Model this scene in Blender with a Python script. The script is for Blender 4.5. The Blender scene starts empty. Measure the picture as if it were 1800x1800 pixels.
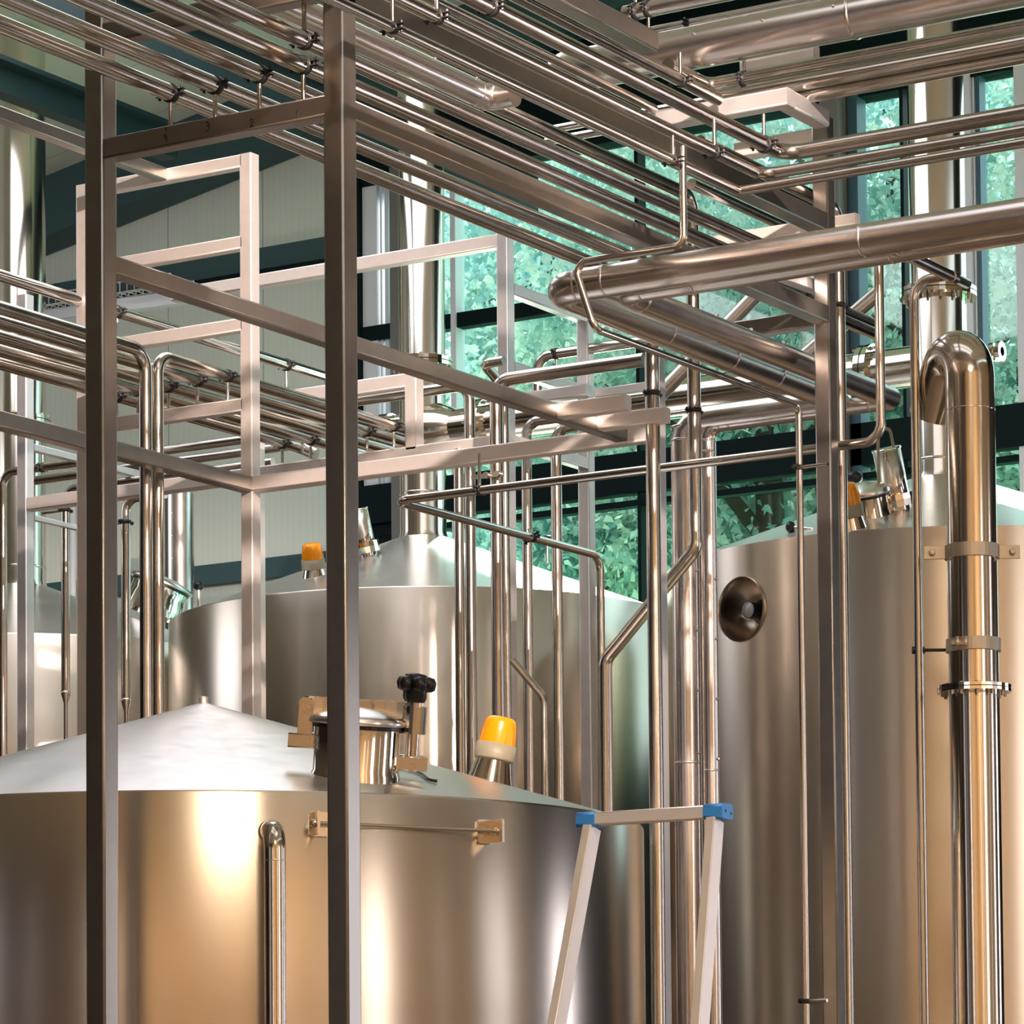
import bpy, math, random
from mathutils import Vector, Matrix
random.seed(7)
D = bpy.data
COL = bpy.context.scene.collection
SC = bpy.context.scene

# ---------------------------------------------------------------- camera
F, CX, CY = 6189.0, 931.6, 1687.3
YAW, PITCH, ROLL = 0.5538, -0.0513, -0.00845
EYE = Vector((0, 0, 1.6))
def _rot(y, p, r):
    cy, sy, cp, sp, cr, sr = math.cos(y), math.sin(y), math.cos(p), math.sin(p), math.cos(r), math.sin(r)
    return Matrix(((cr, -sr, 0), (sr, cr, 0), (0, 0, 1))) @ Matrix(((1, 0, 0), (0, cp, -sp), (0, sp, cp))) @ Matrix(((cy, 0, sy), (0, 1, 0), (-sy, 0, cy)))
RM = _rot(YAW, PITCH, ROLL)                       # (X, down, Y) -> camera (right, down, forward)
W2C = RM @ Matrix(((1, 0, 0), (0, 0, -1), (0, 1, 0)))
C2W = W2C.transposed()
cam = D.objects.new('camera', D.cameras.new('camera'))
COL.objects.link(cam)
cam.data.sensor_width = 36
cam.data.lens = F / 1800 * 36
cam.data.shift_x = (900 - CX) / 1800
cam.data.shift_y = (CY - 900) / 1800
cam.data.clip_end = 400
m3 = Matrix((C2W @ Vector((1, 0, 0)), C2W @ Vector((0, -1, 0)), C2W @ Vector((0, 0, -1)))).transposed()
cam.matrix_world = Matrix.Translation(EYE) @ m3.to_4x4()
SC.camera = cam

# ---------------------------------------------------------------- world, sun, area lights, exposure
SC.view_settings.view_transform = 'Standard'
SC.view_settings.look = 'None'
SC.view_settings.gamma = 1
SC.view_settings.exposure = 0.12
wd = D.worlds.new('world'); SC.world = wd; wd.use_nodes = True
bgn = wd.node_tree.nodes['Background']
bgn.inputs['Color'].default_value = (0.80, 0.95, 1.0, 1)
bgn.inputs['Strength'].default_value = 2.6
sun = D.objects.new('sun', D.lights.new('sun', 'SUN')); COL.objects.link(sun)
sun.data.energy = 17.0; sun.data.angle = math.radians(3); sun.data.color = (1, .95, .85)
sun.rotation_euler = (math.radians(-44), 0, math.radians(18))
def area(name, loc, target, sx, sy, power, col):
    l = D.lights.new(name, 'AREA'); l.shape = 'RECTANGLE'; l.size = sx; l.size_y = sy; l.energy = power; l.color = col
    o = D.objects.new(name, l); COL.objects.link(o); o.location = loc
    o.rotation_euler = (Vector(target) - Vector(loc)).to_track_quat('-Z', 'Y').to_euler()
    return o
PINK = (1.0, 0.90, 0.84); WHITE = (0.93, 0.93, 1.0); WARM = (1.0, 0.74, 0.50)
# unseen slim daylight panels on the right and camera-side walls, added for steel highlights
for y_, w_, L_, c_ in ((2.6, .5, 2.2, PINK), (6.4, .22, 2.4, PINK), (10.6, .30, 13.0, PINK), (11.7, .5, 14.0, PINK), (17.4, .22, 2.2, WHITE), (22.6, .4, 5.0, WHITE), (24.2, .6, 5.5, WHITE)):
    area('added_daylight', (7.8, y_, 5.2), (-10, y_, 5.2), w_, 7, L_ * 3.14 * w_ * 7, c_)
for x_, w_, L_, c_ in ((0.4, .30, 1.3, PINK), (-3.6, .18, 1.0, PINK), (-13.5, .5, .9, WHITE), (-18.5, 1.3, 1.5, WHITE), (-6.0, .5, 6.0, PINK)):
    area('added_daylight', (x_, -8.8, 5.2), (x_, 10, 5.2), w_, 7, L_ * 3.14 * w_ * 7, c_)
area('added_daylight', (-10.8, 27.6, 3.0), (-10.8, 10, 3.0), 1.3, 4.5, 12 * 3.14 * 5.8, (.85, .93, 1.0))  # added panel out of view, brightens the nearest tank's right edge
area('added_daylight', (.8, 27.6, 3.0), (.8, 10, 3.0), 2.4, 5.6, 5.5 * 3.14 * 13.4, (.92, .90, 1.0))  # added panel on the closed wall, brightens the front post's right face
# added unseen area lights: overhead for cones and pipe tops, warm wash for tan walls
area('overhead_fill', (-16.5, 20.0, 11.2), (-16.5, 20.0, 0), 8, 5.5, 430, WHITE)
area('overhead_fill', (-8.0, 12.0, 12.4), (-8.0, 12.0, 0), 8, 5.0, 160, WHITE)
area('cream_wall_fill', (-27.0, 18.5, 9.2), (-21.5, 28, 6.0), 4, 3, 120, WHITE)  # added wash that brightens the cream back wall
area('tan_wall_fill', (1.0, 2.0, 12.8), (2.5, 0.0, 0), 4, 3, 2100, (1.0, .79, .58))
sp = D.lights.new('sun_patch_spot', 'SPOT'); spo = D.objects.new('sun_patch_spot', sp); COL.objects.link(spo)  # added spot in place of the sun patch on the ladder-like frame
sp.energy = 13000; sp.color = (1.0, .80, .70); sp.spot_size = math.radians(32); sp.spot_blend = .5; sp.shadow_soft_size = .12
spo.location = (-3.0, 10.0, 9.5)
spo.rotation_euler = (Vector((-13.2, 18.3, 5.4)) - spo.location).to_track_quat('-Z', 'Y').to_euler()

# ---------------------------------------------------------------- placing: from the calibrated view into the hall
def V(*a): return Vector(a)
def pix(px, py, z): return EYE + C2W @ Vector(((px - CX) / F * z, (py - CY) / F * z, z))
def proj(P):
    c = W2C @ (P - EYE); return (F * c.x / c.z + CX, F * c.y / c.z + CY, c.z)
def depth(P): return (W2C @ (P - EYE)).z
AX = {'X': Vector((1, 0, 0)), 'Y': Vector((0, 1, 0)), 'Z': Vector((0, 0, 1))}
def walk(P, ax, t):
    """from P along a world axis until the given image column (X, Y) or row (Z)"""
    a = AX[ax] if isinstance(ax, str) else ax
    c = W2C @ (P - EYE); d = W2C @ a
    if ax == 'Z': k = (t - CY) / F; s = (k * c.z - c.y) / (d.y - k * d.z)
    else: k = (t - CX) / F; s = (k * c.z - c.x) / (d.x - k * d.z)
    return P + a * s
def on(px, py, ax, val):
    r = C2W @ Vector(((px - CX) / F, (py - CY) / F, 1.0)); i = 'XYZ'.index(ax)
    return EYE + r * ((val - EYE[i]) / r[i])
def pr(dpx, P): return dpx / 2 * depth(P) / F        # radius of something dpx wide at P

# ---------------------------------------------------------------- materials
def mat(name, col, rough=.4, metal=0, **k):
    m = D.materials.new(name); m.use_nodes = True; n = m.node_tree; b = n.nodes['Principled BSDF']
    b.inputs['Base Color'].default_value = (*col, 1); b.inputs['Roughness'].default_value = rough; b.inputs['Metallic'].default_value = metal
    for key, v in k.items():
        b.inputs[key.replace('_', ' ')].default_value = v
    return m
def metal(name, col, rough, stretch=(1, 1, 1), scale=6, var=.12, rvar=.12, bump=0.0, aniso=0, tang=None, metallic=1.0):
    """brushed steel: streaks of slightly different tone and gloss drawn out along the grain"""
    m = mat(name, col, rough, metallic); n = m.node_tree; b = n.nodes['Principled BSDF']; L = n.links
    tc = n.nodes.new('ShaderNodeTexCoord'); mp = n.nodes.new('ShaderNodeMapping'); mp.inputs['Scale'].default_value = stretch
    L.new(tc.outputs['Object'], mp.inputs['Vector'])
    nz = n.nodes.new('ShaderNodeTexNoise'); nz.inputs['Scale'].default_value = scale; nz.inputs['Detail'].default_value = 6
    L.new(mp.outputs[0], nz.inputs['Vector'])
    mx = n.nodes.new('ShaderNodeMix'); mx.data_type = 'RGBA'
    mx.inputs['A'].default_value = (*[c * (1 - var) for c in col], 1); mx.inputs['B'].default_value = (*[min(1, c * (1 + var)) for c in col], 1)
    L.new(nz.outputs['Fac'], mx.inputs['Factor']); L.new(mx.outputs['Result'], b.inputs['Base Color'])
    mr = n.nodes.new('ShaderNodeMapRange'); mr.inputs['To Min'].default_value = max(.03, rough - rvar); mr.inputs['To Max'].default_value = rough + rvar
    L.new(nz.outputs['Fac'], mr.inputs['Value']); L.new(mr.outputs[0], b.inputs['Roughness'])
    if bump:
        bp = n.nodes.new('ShaderNodeBump'); bp.inputs['Strength'].default_value = bump; bp.inputs['Distance'].default_value = .01
        L.new(nz.outputs['Fac'], bp.inputs['Height']); L.new(bp.outputs[0], b.inputs['Normal'])
    if aniso:
        b.inputs['Anisotropic'].default_value = aniso
        tg = n.nodes.new('ShaderNodeTangent'); tg.direction_type = 'RADIAL'; tg.axis = tang or 'Z'
        L.new(tg.outputs[0], b.inputs['Tangent']); b.inputs['Anisotropic Rotation'].default_value = .25
    return m
ST = (.60, .53, .465)
M_frame = metal('brushed_box_steel_shaded', (.375, .345, .31), .30, (1, 1, 1), 14, .12, .03, 0, metallic=.95)  # frame steel darkened, the shade on front posts and beam sides in its colour
M_frame2 = metal('box_steel_lit', (.86, .79, .745), .42, (1, 1, 1), 14, .08, .03, 0, metallic=.5)  # same frame steel lightened, sunlit look of the ladder-like frame in its colour
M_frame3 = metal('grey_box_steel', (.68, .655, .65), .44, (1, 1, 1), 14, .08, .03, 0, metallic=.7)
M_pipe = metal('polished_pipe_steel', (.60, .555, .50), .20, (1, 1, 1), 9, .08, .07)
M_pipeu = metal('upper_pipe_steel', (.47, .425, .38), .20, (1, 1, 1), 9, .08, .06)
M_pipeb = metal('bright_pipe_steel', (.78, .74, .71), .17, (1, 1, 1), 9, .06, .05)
M_clad = metal('pipe_cladding_steel', (.75, .69, .66), .25, (1, 1, 1), 5, .06, .06, .02)
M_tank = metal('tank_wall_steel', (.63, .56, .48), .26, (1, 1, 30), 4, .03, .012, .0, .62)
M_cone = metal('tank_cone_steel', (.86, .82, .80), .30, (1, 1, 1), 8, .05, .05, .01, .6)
M_stack = metal('exhaust_stack_steel', (.72, .66, .585), .14, (1, 1, .3), 5, .05, .04)
M_mirror = metal('mirror_finish_steel', (.80, .75, .68), .09, (1, 1, 1), 6, .04, .03)
M_dull = metal('dull_clamp_steel', (.50, .44, .36), .48, (1, 1, 1), 20, .1, .08, .05)
M_alu = metal('ladder_aluminium', (.90, .88, .89), .40, (1, 1, 1), 18, .05, .04, 0, metallic=.6)
M_dark = mat('dark_clamp_rubber', (.012, .012, .012), .5)
M_black = mat('black_plastic', (.008, .008, .01), .35)
M_blue = mat('blue_plastic', (.04, .27, .80), .45)
M_beige = mat('beige_plastic', (.27, .24, .165), .5)
M_ink = mat('marker_ink', (.02, .016, .014), .7)
M_orange = mat('amber_beacon_lens', (.88, .30, .004), .22, 0, Transmission_Weight=.15)
M_glass0 = mat('sight_glass', (.8, .85, .85), .04, 0, Transmission_Weight=.7)
M_white = mat('white_window_frame', (.80, .83, .90), .45)
M_fdark = mat('dark_teal_paint', (.0008, .009, .011), .6, Specular_IOR_Level=.15)
M_teal = mat('teal_steel_paint', (.006, .024, .029), .55)
M_teal2 = mat('grey_teal_steel_paint', (.030, .085, .095), .55)
M_fblue = mat('blue_grey_window_frame', (.035, .095, .14), .4)
M_conc = mat('grey_column_paint', (.20, .19, .185), .7)
def noisy(name, c1, c2, scale, rough, stretch=(1, 1, 1), bump=0):
    m = mat(name, c1, rough); n = m.node_tree; b = n.nodes['Principled BSDF']; L = n.links
    tc = n.nodes.new('ShaderNodeTexCoord'); mp = n.nodes.new('ShaderNodeMapping'); mp.inputs['Scale'].default_value = stretch
    nz = n.nodes.new('ShaderNodeTexNoise'); nz.inputs['Scale'].default_value = scale; nz.inputs['Detail'].default_value = 5
    mx = n.nodes.new('ShaderNodeMix'); mx.data_type = 'RGBA'; mx.inputs['A'].default_value = (*c1, 1); mx.inputs['B'].default_value = (*c2, 1)
    L.new(tc.outputs['Object'], mp.inputs[0]); L.new(mp.outputs[0], nz.inputs['Vector']); L.new(nz.outputs['Fac'], mx.inputs['Factor']); L.new(mx.outputs['Result'], b.inputs['Base Color'])
    if bump:
        bp = n.nodes.new('ShaderNodeBump'); bp.inputs['Strength'].default_value = bump; bp.inputs['Distance'].default_value = .02
        L.new(nz.outputs['Fac'], bp.inputs['Height']); L.new(bp.outputs[0], b.inputs['Normal'])
    return m
def panelled(name, col, axis, width, ribs):
    """profiled sheet panels: fine ribs plus a dark joint every panel width, along one object axis"""
    m = mat(name, col, .55); n = m.node_tree; b = n.nodes['Principled BSDF']; L = n.links
    tc = n.nodes.new('ShaderNodeTexCoord'); sx = n.nodes.new('ShaderNodeSeparateXYZ'); L.new(tc.outputs['Object'], sx.inputs[0])
    def M(op, a, bb=None):
        q = n.nodes.new('ShaderNodeMath'); q.operation = op
        for i, v in enumerate((a, bb)):
            if v is None: continue
            if hasattr(v, 'links'): L.new(v, q.inputs[i])
            else: q.inputs[i].default_value = v
        return q.outputs[0]
    s = sx.outputs[axis]
    fr = M('FRACT', M('DIVIDE', s, width))
    joint = M('LESS_THAN', fr, .012)
    rib = M('FRACT', M('DIVIDE', s, ribs))
    ribd = M('LESS_THAN', rib, .10)
    fac = M('MAXIMUM', M('MULTIPLY', joint, .6), M('MULTIPLY', ribd, .10))
    mx = n.nodes.new('ShaderNodeMix'); mx.data_type = 'RGBA'; mx.inputs['A'].default_value = (*col, 1); mx.inputs['B'].default_value = (*[c * .3 for c in col], 1)
    L.new(fac, mx.inputs['Factor']); L.new(mx.outputs['Result'], b.inputs['Base Color'])
    return m
M_wall = panelled('ribbed_wall_panel', (.78, .86, .77), 'X', 1.18, .075)
M_ceil = panelled('ribbed_roof_panel', (.70, .73, .62), 'Y', 1.1, .07)
M_tan = noisy('tan_hall_wall', (.74, .55, .33), (.66, .48, .28), .6, .8)
M_grey = noisy('dark_lavender_hall_wall', (.15, .135, .155), (.12, .105, .12), .6, .8)
M_brown = noisy('brown_hall_wall', (.075, .064, .052), (.055, .048, .04), .6, .8)
M_floor = noisy('hall_floor', (.28, .21, .15), (.22, .165, .12), 1.5, .45)
def glassmat():
    m = D.materials.new('window_glass'); m.use_nodes = True; n = m.node_tree; n.nodes.remove(n.nodes['Principled BSDF'])
    o = n.nodes['Material Output']; t = n.nodes.new('ShaderNodeBsdfTransparent'); t.inputs[0].default_value = (.86, .96, .95, 1)
    g = n.nodes.new('ShaderNodeBsdfGlossy'); g.inputs['Roughness'].default_value = .03; mx = n.nodes.new('ShaderNodeMixShader'); mx.inputs[0].default_value = .06
    n.links.new(t.outputs[0], mx.inputs[1]); n.links.new(g.outputs[0], mx.inputs[2]); n.links.new(mx.outputs[0], o.inputs[0]); return m
M_glass = glassmat()
def leafmat(name, c1, c2):
    m = D.materials.new(name); m.use_nodes = True; n = m.node_tree; n.nodes.remove(n.nodes['Principled BSDF']); L = n.links
    o = n.nodes['Material Output']; df = n.nodes.new('ShaderNodeBsdfDiffuse'); tr = n.nodes.new('ShaderNodeBsdfTranslucent')
    tc = n.nodes.new('ShaderNodeTexCoord'); nz = n.nodes.new('ShaderNodeTexNoise'); nz.inputs['Scale'].default_value = 1.3; nz.inputs['Detail'].default_value = 6
    cr = n.nodes.new('ShaderNodeValToRGB'); cr.color_ramp.elements[0].position = .36; cr.color_ramp.elements[1].position = .62
    cr.color_ramp.elements[0].color = (*c1, 1); cr.color_ramp.elements[1].color = (*c2, 1)
    L.new(tc.outputs['Object'], nz.inputs['Vector']); L.new(nz.outputs['Fac'], cr.inputs[0]); L.new(cr.outputs[0], df.inputs[0]); L.new(cr.outputs[0], tr.inputs[0])
    mx = n.nodes.new('ShaderNodeMixShader'); mx.inputs[0].default_value = .5
    L.new(df.outputs[0], mx.inputs[1]); L.new(tr.outputs[0], mx.inputs[2]); L.new(mx.outputs[0], o.inputs[0]); return m
M_leaf = [leafmat('maple_leaves', (.28, .50, .46), (.90, .94, .84)), leafmat('blue_green_leaves', (.28, .52, .53), (.80, .92, .91))]
M_bark = noisy('tree_bark', (.10, .075, .05), (.05, .04, .03), 8, .9)
M_grass = noisy('outdoor_grass', (.12, .40, .22), (.2, .5, .25), 2, .9)

# ---------------------------------------------------------------- mesh helpers
ORG = {}                                           # world place of every object's origin
class MB:
    def __init__(s): s.v = []; s.f = []; s.sm = []
    def add(s, vs, fs, smooth=True):
        o = len(s.v); s.v += [tuple(v) for v in vs]; s.f += [tuple(i + o for i in f) for f in fs]; s.sm += [smooth] * len(fs)
    def sweep(s, pts, r, n=20, caps=True):
        """tube through pts; r is a number or one radius per point"""
        N = len(pts); rs = r if isinstance(r, (list, tuple)) else [r] * N
        T = [(pts[min(i + 1, N - 1)] - pts[max(i - 1, 0)]).normalized() for i in range(N)]
        u = T[0].orthogonal().normalized(); vs = []
        for i in range(N):
            u = (u - T[i] * u.dot(T[i])).normalized(); w = T[i].cross(u)
            vs += [pts[i] + (u * math.cos(2 * math.pi * k / n) + w * math.sin(2 * math.pi * k / n)) * rs[i] for k in range(n)]
        fs = [(i * n + k, i * n + (k + 1) % n, (i + 1) * n + (k + 1) % n, (i + 1) * n + k) for i in range(N - 1) for k in range(n)]
        s.add(vs, fs)
        if caps:
            s.add(vs[:n], [tuple(reversed(range(n)))], False); s.add(vs[-n:], [tuple(range(n))], False)
    def lathe(s, P, axis, prof, n=32, smooth=True, caps=True):
        """prof: (distance along axis, radius)"""
        a = axis.normalized(); u = a.orthogonal().normalized(); w = a.cross(u); vs = []
        for d, r in prof:
            vs += [P + a * d + (u * math.cos(2 * math.pi * k / n) + w * math.sin(2 * math.pi * k / n)) * r for k in range(n)]
        m = len(prof)
        fs = [(i * n + k, i * n + (k + 1) % n, (i + 1) * n + (k + 1) % n, (i + 1) * n + k) for i in range(m - 1) for k in range(n)]
        s.add(vs, fs, smooth)
        if caps:
            s.add(vs[:n], [tuple(reversed(range(n)))], False); s.add(vs[-n:], [tuple(range(n))], False)
    def bar(s, A, B, w, h, up=Vector((0, 0, 1)), c=None):
        """box section with rounded corners between A and B"""
        t = (B - A).normalized(); side = t.cross(up)
        if side.length < 1e-4: side = t.cross(Vector((0, 1, 0)))
        side.normalize(); u = side.cross(t).normalized()
        c = min(w, h) * .10 if c is None else c; prof = []
        for sx, sy, a0 in ((1, 1, 0), (-1, 1, 90), (-1, -1, 180), (1, -1, 270)):
            for k in range(3):
                a = math.radians(a0 + 45 * k); prof.append((sx * (w / 2 - c) + c * math.cos(a), sy * (h / 2 - c) + c * math.sin(a)))
        n = len(prof); vs = [P + side * x + u * y for P in (A, B) for x, y in prof]
        fs = [(k, (k + 1) % n, n + (k + 1) % n, n + k) for k in range(n)]
        o = len(s.v); s.v += [tuple(v) for v in vs]
        for k, f in enumerate(fs): s.f.append(tuple(i + o for i in f)); s.sm.append(k % 3 != 2)
        s.f.append(tuple(o + i for i in reversed(range(n)))); s.f.append(tuple(o + n + i for i in range(n))); s.sm += [False, False]
    def box(s, lo, hi):
        x0, y0, z0 = lo; x1, y1, z1 = hi
        s.add([(x0, y0, z0), (x1, y0, z0), (x1, y1, z0), (x0, y1, z0), (x0, y0, z1), (x1, y0, z1), (x1, y1, z1), (x0, y1, z1)],
              [(3, 2, 1, 0), (4, 5, 6, 7), (0, 1, 5, 4), (1, 2, 6, 5), (2, 3, 7, 6), (3, 0, 4, 7)], False)
    def build(s, name, m, parent=None, **tags):
        if parent: og = ORG[parent.name]
        else:
            xs, ys, zs = zip(*s.v); og = Vector(((min(xs) + max(xs)) / 2, (min(ys) + max(ys)) / 2, min(zs)))
        me = D.meshes.new(name); me.from_pydata([(x - og.x, y - og.y, z - og.z) for x, y, z in s.v], [], s.f); me.polygons.foreach_set('use_smooth', s.sm); me.materials.append(m); me.update()
        o = D.objects.new(name, me); COL.objects.link(o)
        ORG[o.name] = og
        if parent: o.parent = parent
        else: o.location = og; o.matrix_world = Matrix.Translation(og)
        for k, v in tags.items():
            if v is not None: o[k] = v
        return o
def empty(name, loc, label, cat, group=None):
    o = D.objects.new(name, None); COL.objects.link(o); o.location = loc; o.empty_display_size = .1
    o.matrix_world = Matrix.Translation(loc); ORG[o.name] = Vector(loc); o['label'] = label; o['category'] = cat
    if group: o['group'] = group
    return o
def struct(o): o['kind'] = 'structure'; return o
def fillet(P, R, n=9):
    out = [P[0]]
    for i in range(1, len(P) - 1):
        a = (P[i - 1] - P[i]); b = (P[i + 1] - P[i]); la, lb = a.length, b.length; a.normalize(); b.normalize()
        ang = a.angle(b); t = R / math.tan(ang / 2); t = min(t, la * .48, lb * .48); r = t * math.tan(ang / 2)
        c = P[i] + (a + b).normalized() * (r / math.sin(ang / 2)); p0 = P[i] + a * t; p1 = P[i] + b * t
        v0 = p0 - c; v1 = p1 - c; tot = v0.angle(v1); ax = v0.cross(v1).normalized()
        for k in range(n + 1): out.append(c + Matrix.Rotation(tot * k / n, 3, ax) @ v0)
    return out + [P[-1]]

# ---------------------------------------------------------------- beams and pipes
def beamX(par, A, B, s, h=None, m=M_frame, name='crossbeam'):
    h = h or s; o = Vector((0, s / 2, -h / 2)); b = MB(); b.bar(A + o, B + o, s, h); return b.build(name, m, par)
def beamY(par, A, B, s, h=None, m=M_frame, name='long_beam'):
    h = h or s; o = Vector((-s / 2, 0, -h / 2)); b = MB(); b.bar(A + o, B + o, s, h); return b.build(name, m, par)
def post(par, A, B, s, m=M_frame, name='post'):
    o = Vector((-s / 2, s / 2, 0)); b = MB(); b.bar(A + o, B + o, s, s, Vector((0, 1, 0))); return b.build(name, m, par)
def floor_of(P): return Vector((P.x, P.y, 0))
class Pipe: pass
def pipe(label, start, legs, d, m=M_pipe, bend=1.6, name='steel_pipe', group=None, n=20, seg=9):
    p = Pipe(); P = pix(*start) if isinstance(start, tuple) else start.copy()
    p.r = pr(d, P); pts = [P]
    for ax, t in legs:
        if ax == 'F': pts.append(floor_of(pts[-1]))
        elif ax == 'P': pts.append(t)
        else: pts.append(walk(pts[-1], ax, t))
    p.pts = pts; b = MB(); b.sweep(fillet(pts, p.r * 2 * bend, seg), p.r, n)
    p.o = b.build(name, m, label=label, category='pipe', group=group); return p
def clamp(p, seg, t, up=1, rod=0.0, ax=None, m=M_dark, vec=None):
    """clamp band with two ears, bolt heads and a rod, at image column t (or row for a vertical run) of one leg"""
    A, B = p.pts[seg], p.pts[seg + 1]; d = (B - A).normalized()
    P = walk(A, 'Z', t) if abs(d.z) > .9 else walk(A, d, t)
    v = vec or Vector((0, 0, up)); v = v.normalized(); w = d.cross(v).normalized(); r = p.r; b = MB()
    b.lathe(P - d * .014, d, [(0, r * 1.0), (0, r * 1.14), (.028, r * 1.14), (.028, r * 1.0)], 20, True, False)
    for s in (1, -1):
        E = P + w * s * r * 1.1
        for q in (.011, -.011): b.bar(E + v * q, E + w * s * .035 + v * q, .028, .005, v)
        b.lathe(E + w * s * .02 - v * .026, v, [(0, .0075), (.052, .0075)], 6, False)
    o = b.build('pipe_clamp', m, p.o)
    if rod:
        b = MB(); b.sweep([P - v * r, P - v * (r + rod)], .011, 10); b.build('hanger_rod', M_pipe, o)
    return P
def band(p, seg, t, wide=1.05, ln=.012, par=None, m=None):
    A, B = p.pts[seg], p.pts[seg + 1]; d = (B - A).normalized()
    P = walk(A, 'Z', t) if abs(d.z) > .9 else walk(A, d, t)
    b = MB(); b.lathe(P - d * ln, d, [(0, p.r), (ln * .5, p.r * wide), (ln * 1.5, p.r * wide), (2 * ln, p.r)], 28, True, False)
    return b.build('seam_band', m or M_clad, par or p.o)
def screws(p, seg, ts, side):
    """raised screw heads along the lap joint of insulated pipe cladding"""
    A, B = p.pts[seg], p.pts[seg + 1]; d = (B - A).normalized(); side = side.normalized()
    for t in ts:
        b = MB()
        P = (walk(A, 'Z', t) if abs(d.z) > .9 else walk(A, d, t)) + side * p.r
        b.lathe(P, side, [(0, .010), (.008, .009), (.012, .004)], 10); b.build('cladding_screw', M_mirror, p.o)
def flange(p, seg, t, R, th, par=None, bolts=12, name='flange', m=M_mirror):
    A, B = p.pts[seg], p.pts[seg + 1]; d = (B - A).normalized()
    P = walk(A, 'Z', t) if abs(d.z) > .9 else walk(A, d, t)
    b = MB(); g = th * .12
    for a0, a1 in ((-th, -g), (g, th)): b.lathe(P, d, [(a0, p.r * .98), (a0, R), (a1, R), (a1, p.r * .98)], 40, False, False)
    o = b.build(name, m, par or p.o)
    b = MB(); b.lathe(P, d, [(-g, p.r), (-g, R * .985), (g, R * .985), (g, p.r)], 40, False, False); b.build('gasket', M_black, o)
    u = d.orthogonal().normalized(); w = d.cross(u)
    for k in range(bolts):
        b = MB()
        a = 2 * math.pi * (k + .5) / bolts; Q = P + (u * math.cos(a) + w * math.sin(a)) * (R + p.r) * .5
        b.lathe(Q - d * th * 2.1, d, [(0, R * .05), (th * 1.0, R * .05), (th * 1.0, R * .075), (th * 3.2, R * .075), (th * 3.2, R * .05), (th * 3.6, R * .05)], 6, False)
        b.build('flange_bolt', M_dull, o)
    return o

# ---------------------------------------------------------------- anchor planes of the hall
P2 = pix(606.7, 850, 16.0); YF, X2 = P2.y, P2.x            # nearest pair of posts
P1 = on(181.7, 850, 'Y', YF); X1 = P1.x
P4 = on(1457.5, 560, 'X', X2); Y4 = P4.y
CC = pix(443.3, 836.7, 22.8); YL, XC = CC.y, CC.x          # ladder-like frame and its corner
YG = pix(731.7, 720, 24.6).y                               # frame behind it
P3 = on(1160, 1000, 'Y', YL)
KT = 1.1
T2 = pix(745, 1030, 29.7); YT = T2.y; TR = 2.145
T3 = walk(T2, 'X', 1655); T4 = walk(T2, 'X', 35)
RIM = pix(745, 1030, 29.7 - TR).z
T1 = pix(358, 1388, 19.7); T1R = 2.46; RIM1 = pix(358, 1388, 19.7 - T1R).z
YW = YT + TR + 1.2                                         # window wall
def W(px, py): return on(px, py, 'Y', YW)
ROOF0 = W(202, 403); ROOF1 = W(525, 275); SLOPE = (ROOF1.z - ROOF0.z) / (ROOF1.x - ROOF0.x)
def roofz(x, up=0): return ROOF0.z + (x - ROOF0.x) * SLOPE + up

# ---------------------------------------------------------------- the hall
XL, XR, YB = -38.0, 8.0, -9.0
b = MB(); b.box((XL, YB, -.2), (XR, YW, 0)); struct(b.build('floor', M_floor))
XWIN = W(628, 700).x
def strip(name, px0, px1, py0, py1, m, th=.12, off=0.0, x0=None, x1=None, z0=None, z1=None):
    """a rail or mullion of the window wall, laid out along the wall"""
    A = W((px0 + px1) / 2, py0); Bm = W((px0 + px1) / 2, py1)
    xa = W(px0, py1).x if x0 is None else x0; xb = W(px1, py1).x if x1 is None else x1
    za = (Bm.z if z0 is None else z0); zb = (A.z if z1 is None else z1)
    b = MB(); b.box((xa, YW - off - th, za), (xb, YW - off, zb)); return struct(b.build(name, m))
# cream ribbed panels left of the windows
b = MB(); b.add([(XL, YW, 0), (XWIN, YW, 0), (XWIN, YW, roofz(XWIN) + .6), (XL, YW, roofz(XL) + .6), (XL, YW + .15, 0), (XWIN, YW + .15, 0), (XWIN, YW + .15, roofz(XWIN) + .6), (XL, YW + .15, roofz(XL) + .6)],
                [(0, 1, 2, 3), (7, 6, 5, 4), (1, 5, 6, 2), (3, 2, 6, 7)], False)
struct(b.build('wall_back', M_wall))
# the heights of the rails of the window wall
Zt = W(1257, 782).z; Zt2 = W(1257, 854).z; Zt3 = W(1257, 866).z; Zt4 = W(1257, 877).z
ZH = W(1560, 168).z; ZM0 = W(840, 575).z; ZM1 = W(840, 549).z
XE = W(1900, 700).x; ZTOP = roofz(XR) + .5
b = MB(); b.box((XWIN, YW - .02, 0), (XR, YW + .15, W(900, 1280).z)); struct(b.build('wall_back', M_fdark))
b = MB(); b.box((XWIN, YW - .10, ZH), (XR, YW + .12, ZTOP)); struct(b.build('trim_1', M_fdark))
b = MB(); b.box((XWIN, YW - .14, Zt2), (XR, YW + .02, Zt)); struct(b.build('trim_2', M_fdark))
b = MB(); b.box((XWIN, YW - .10, Zt4), (XR, YW + .02, Zt3)); struct(b.build('trim_3', M_fdark))
b = MB(); b.box((W(645, 560).x, YW - .10, ZM0), (W(1132, 540).x, YW + .02, ZM1)); struct(b.build('trim_4', M_fdark))
b = MB(); b.box((W(628, 1000).x, YW - .09, W(640, 1100).z), (W(712, 1000).x, YW + .03, W(660, 857).z)); struct(b.build('trim_5', M_fdark))
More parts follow.
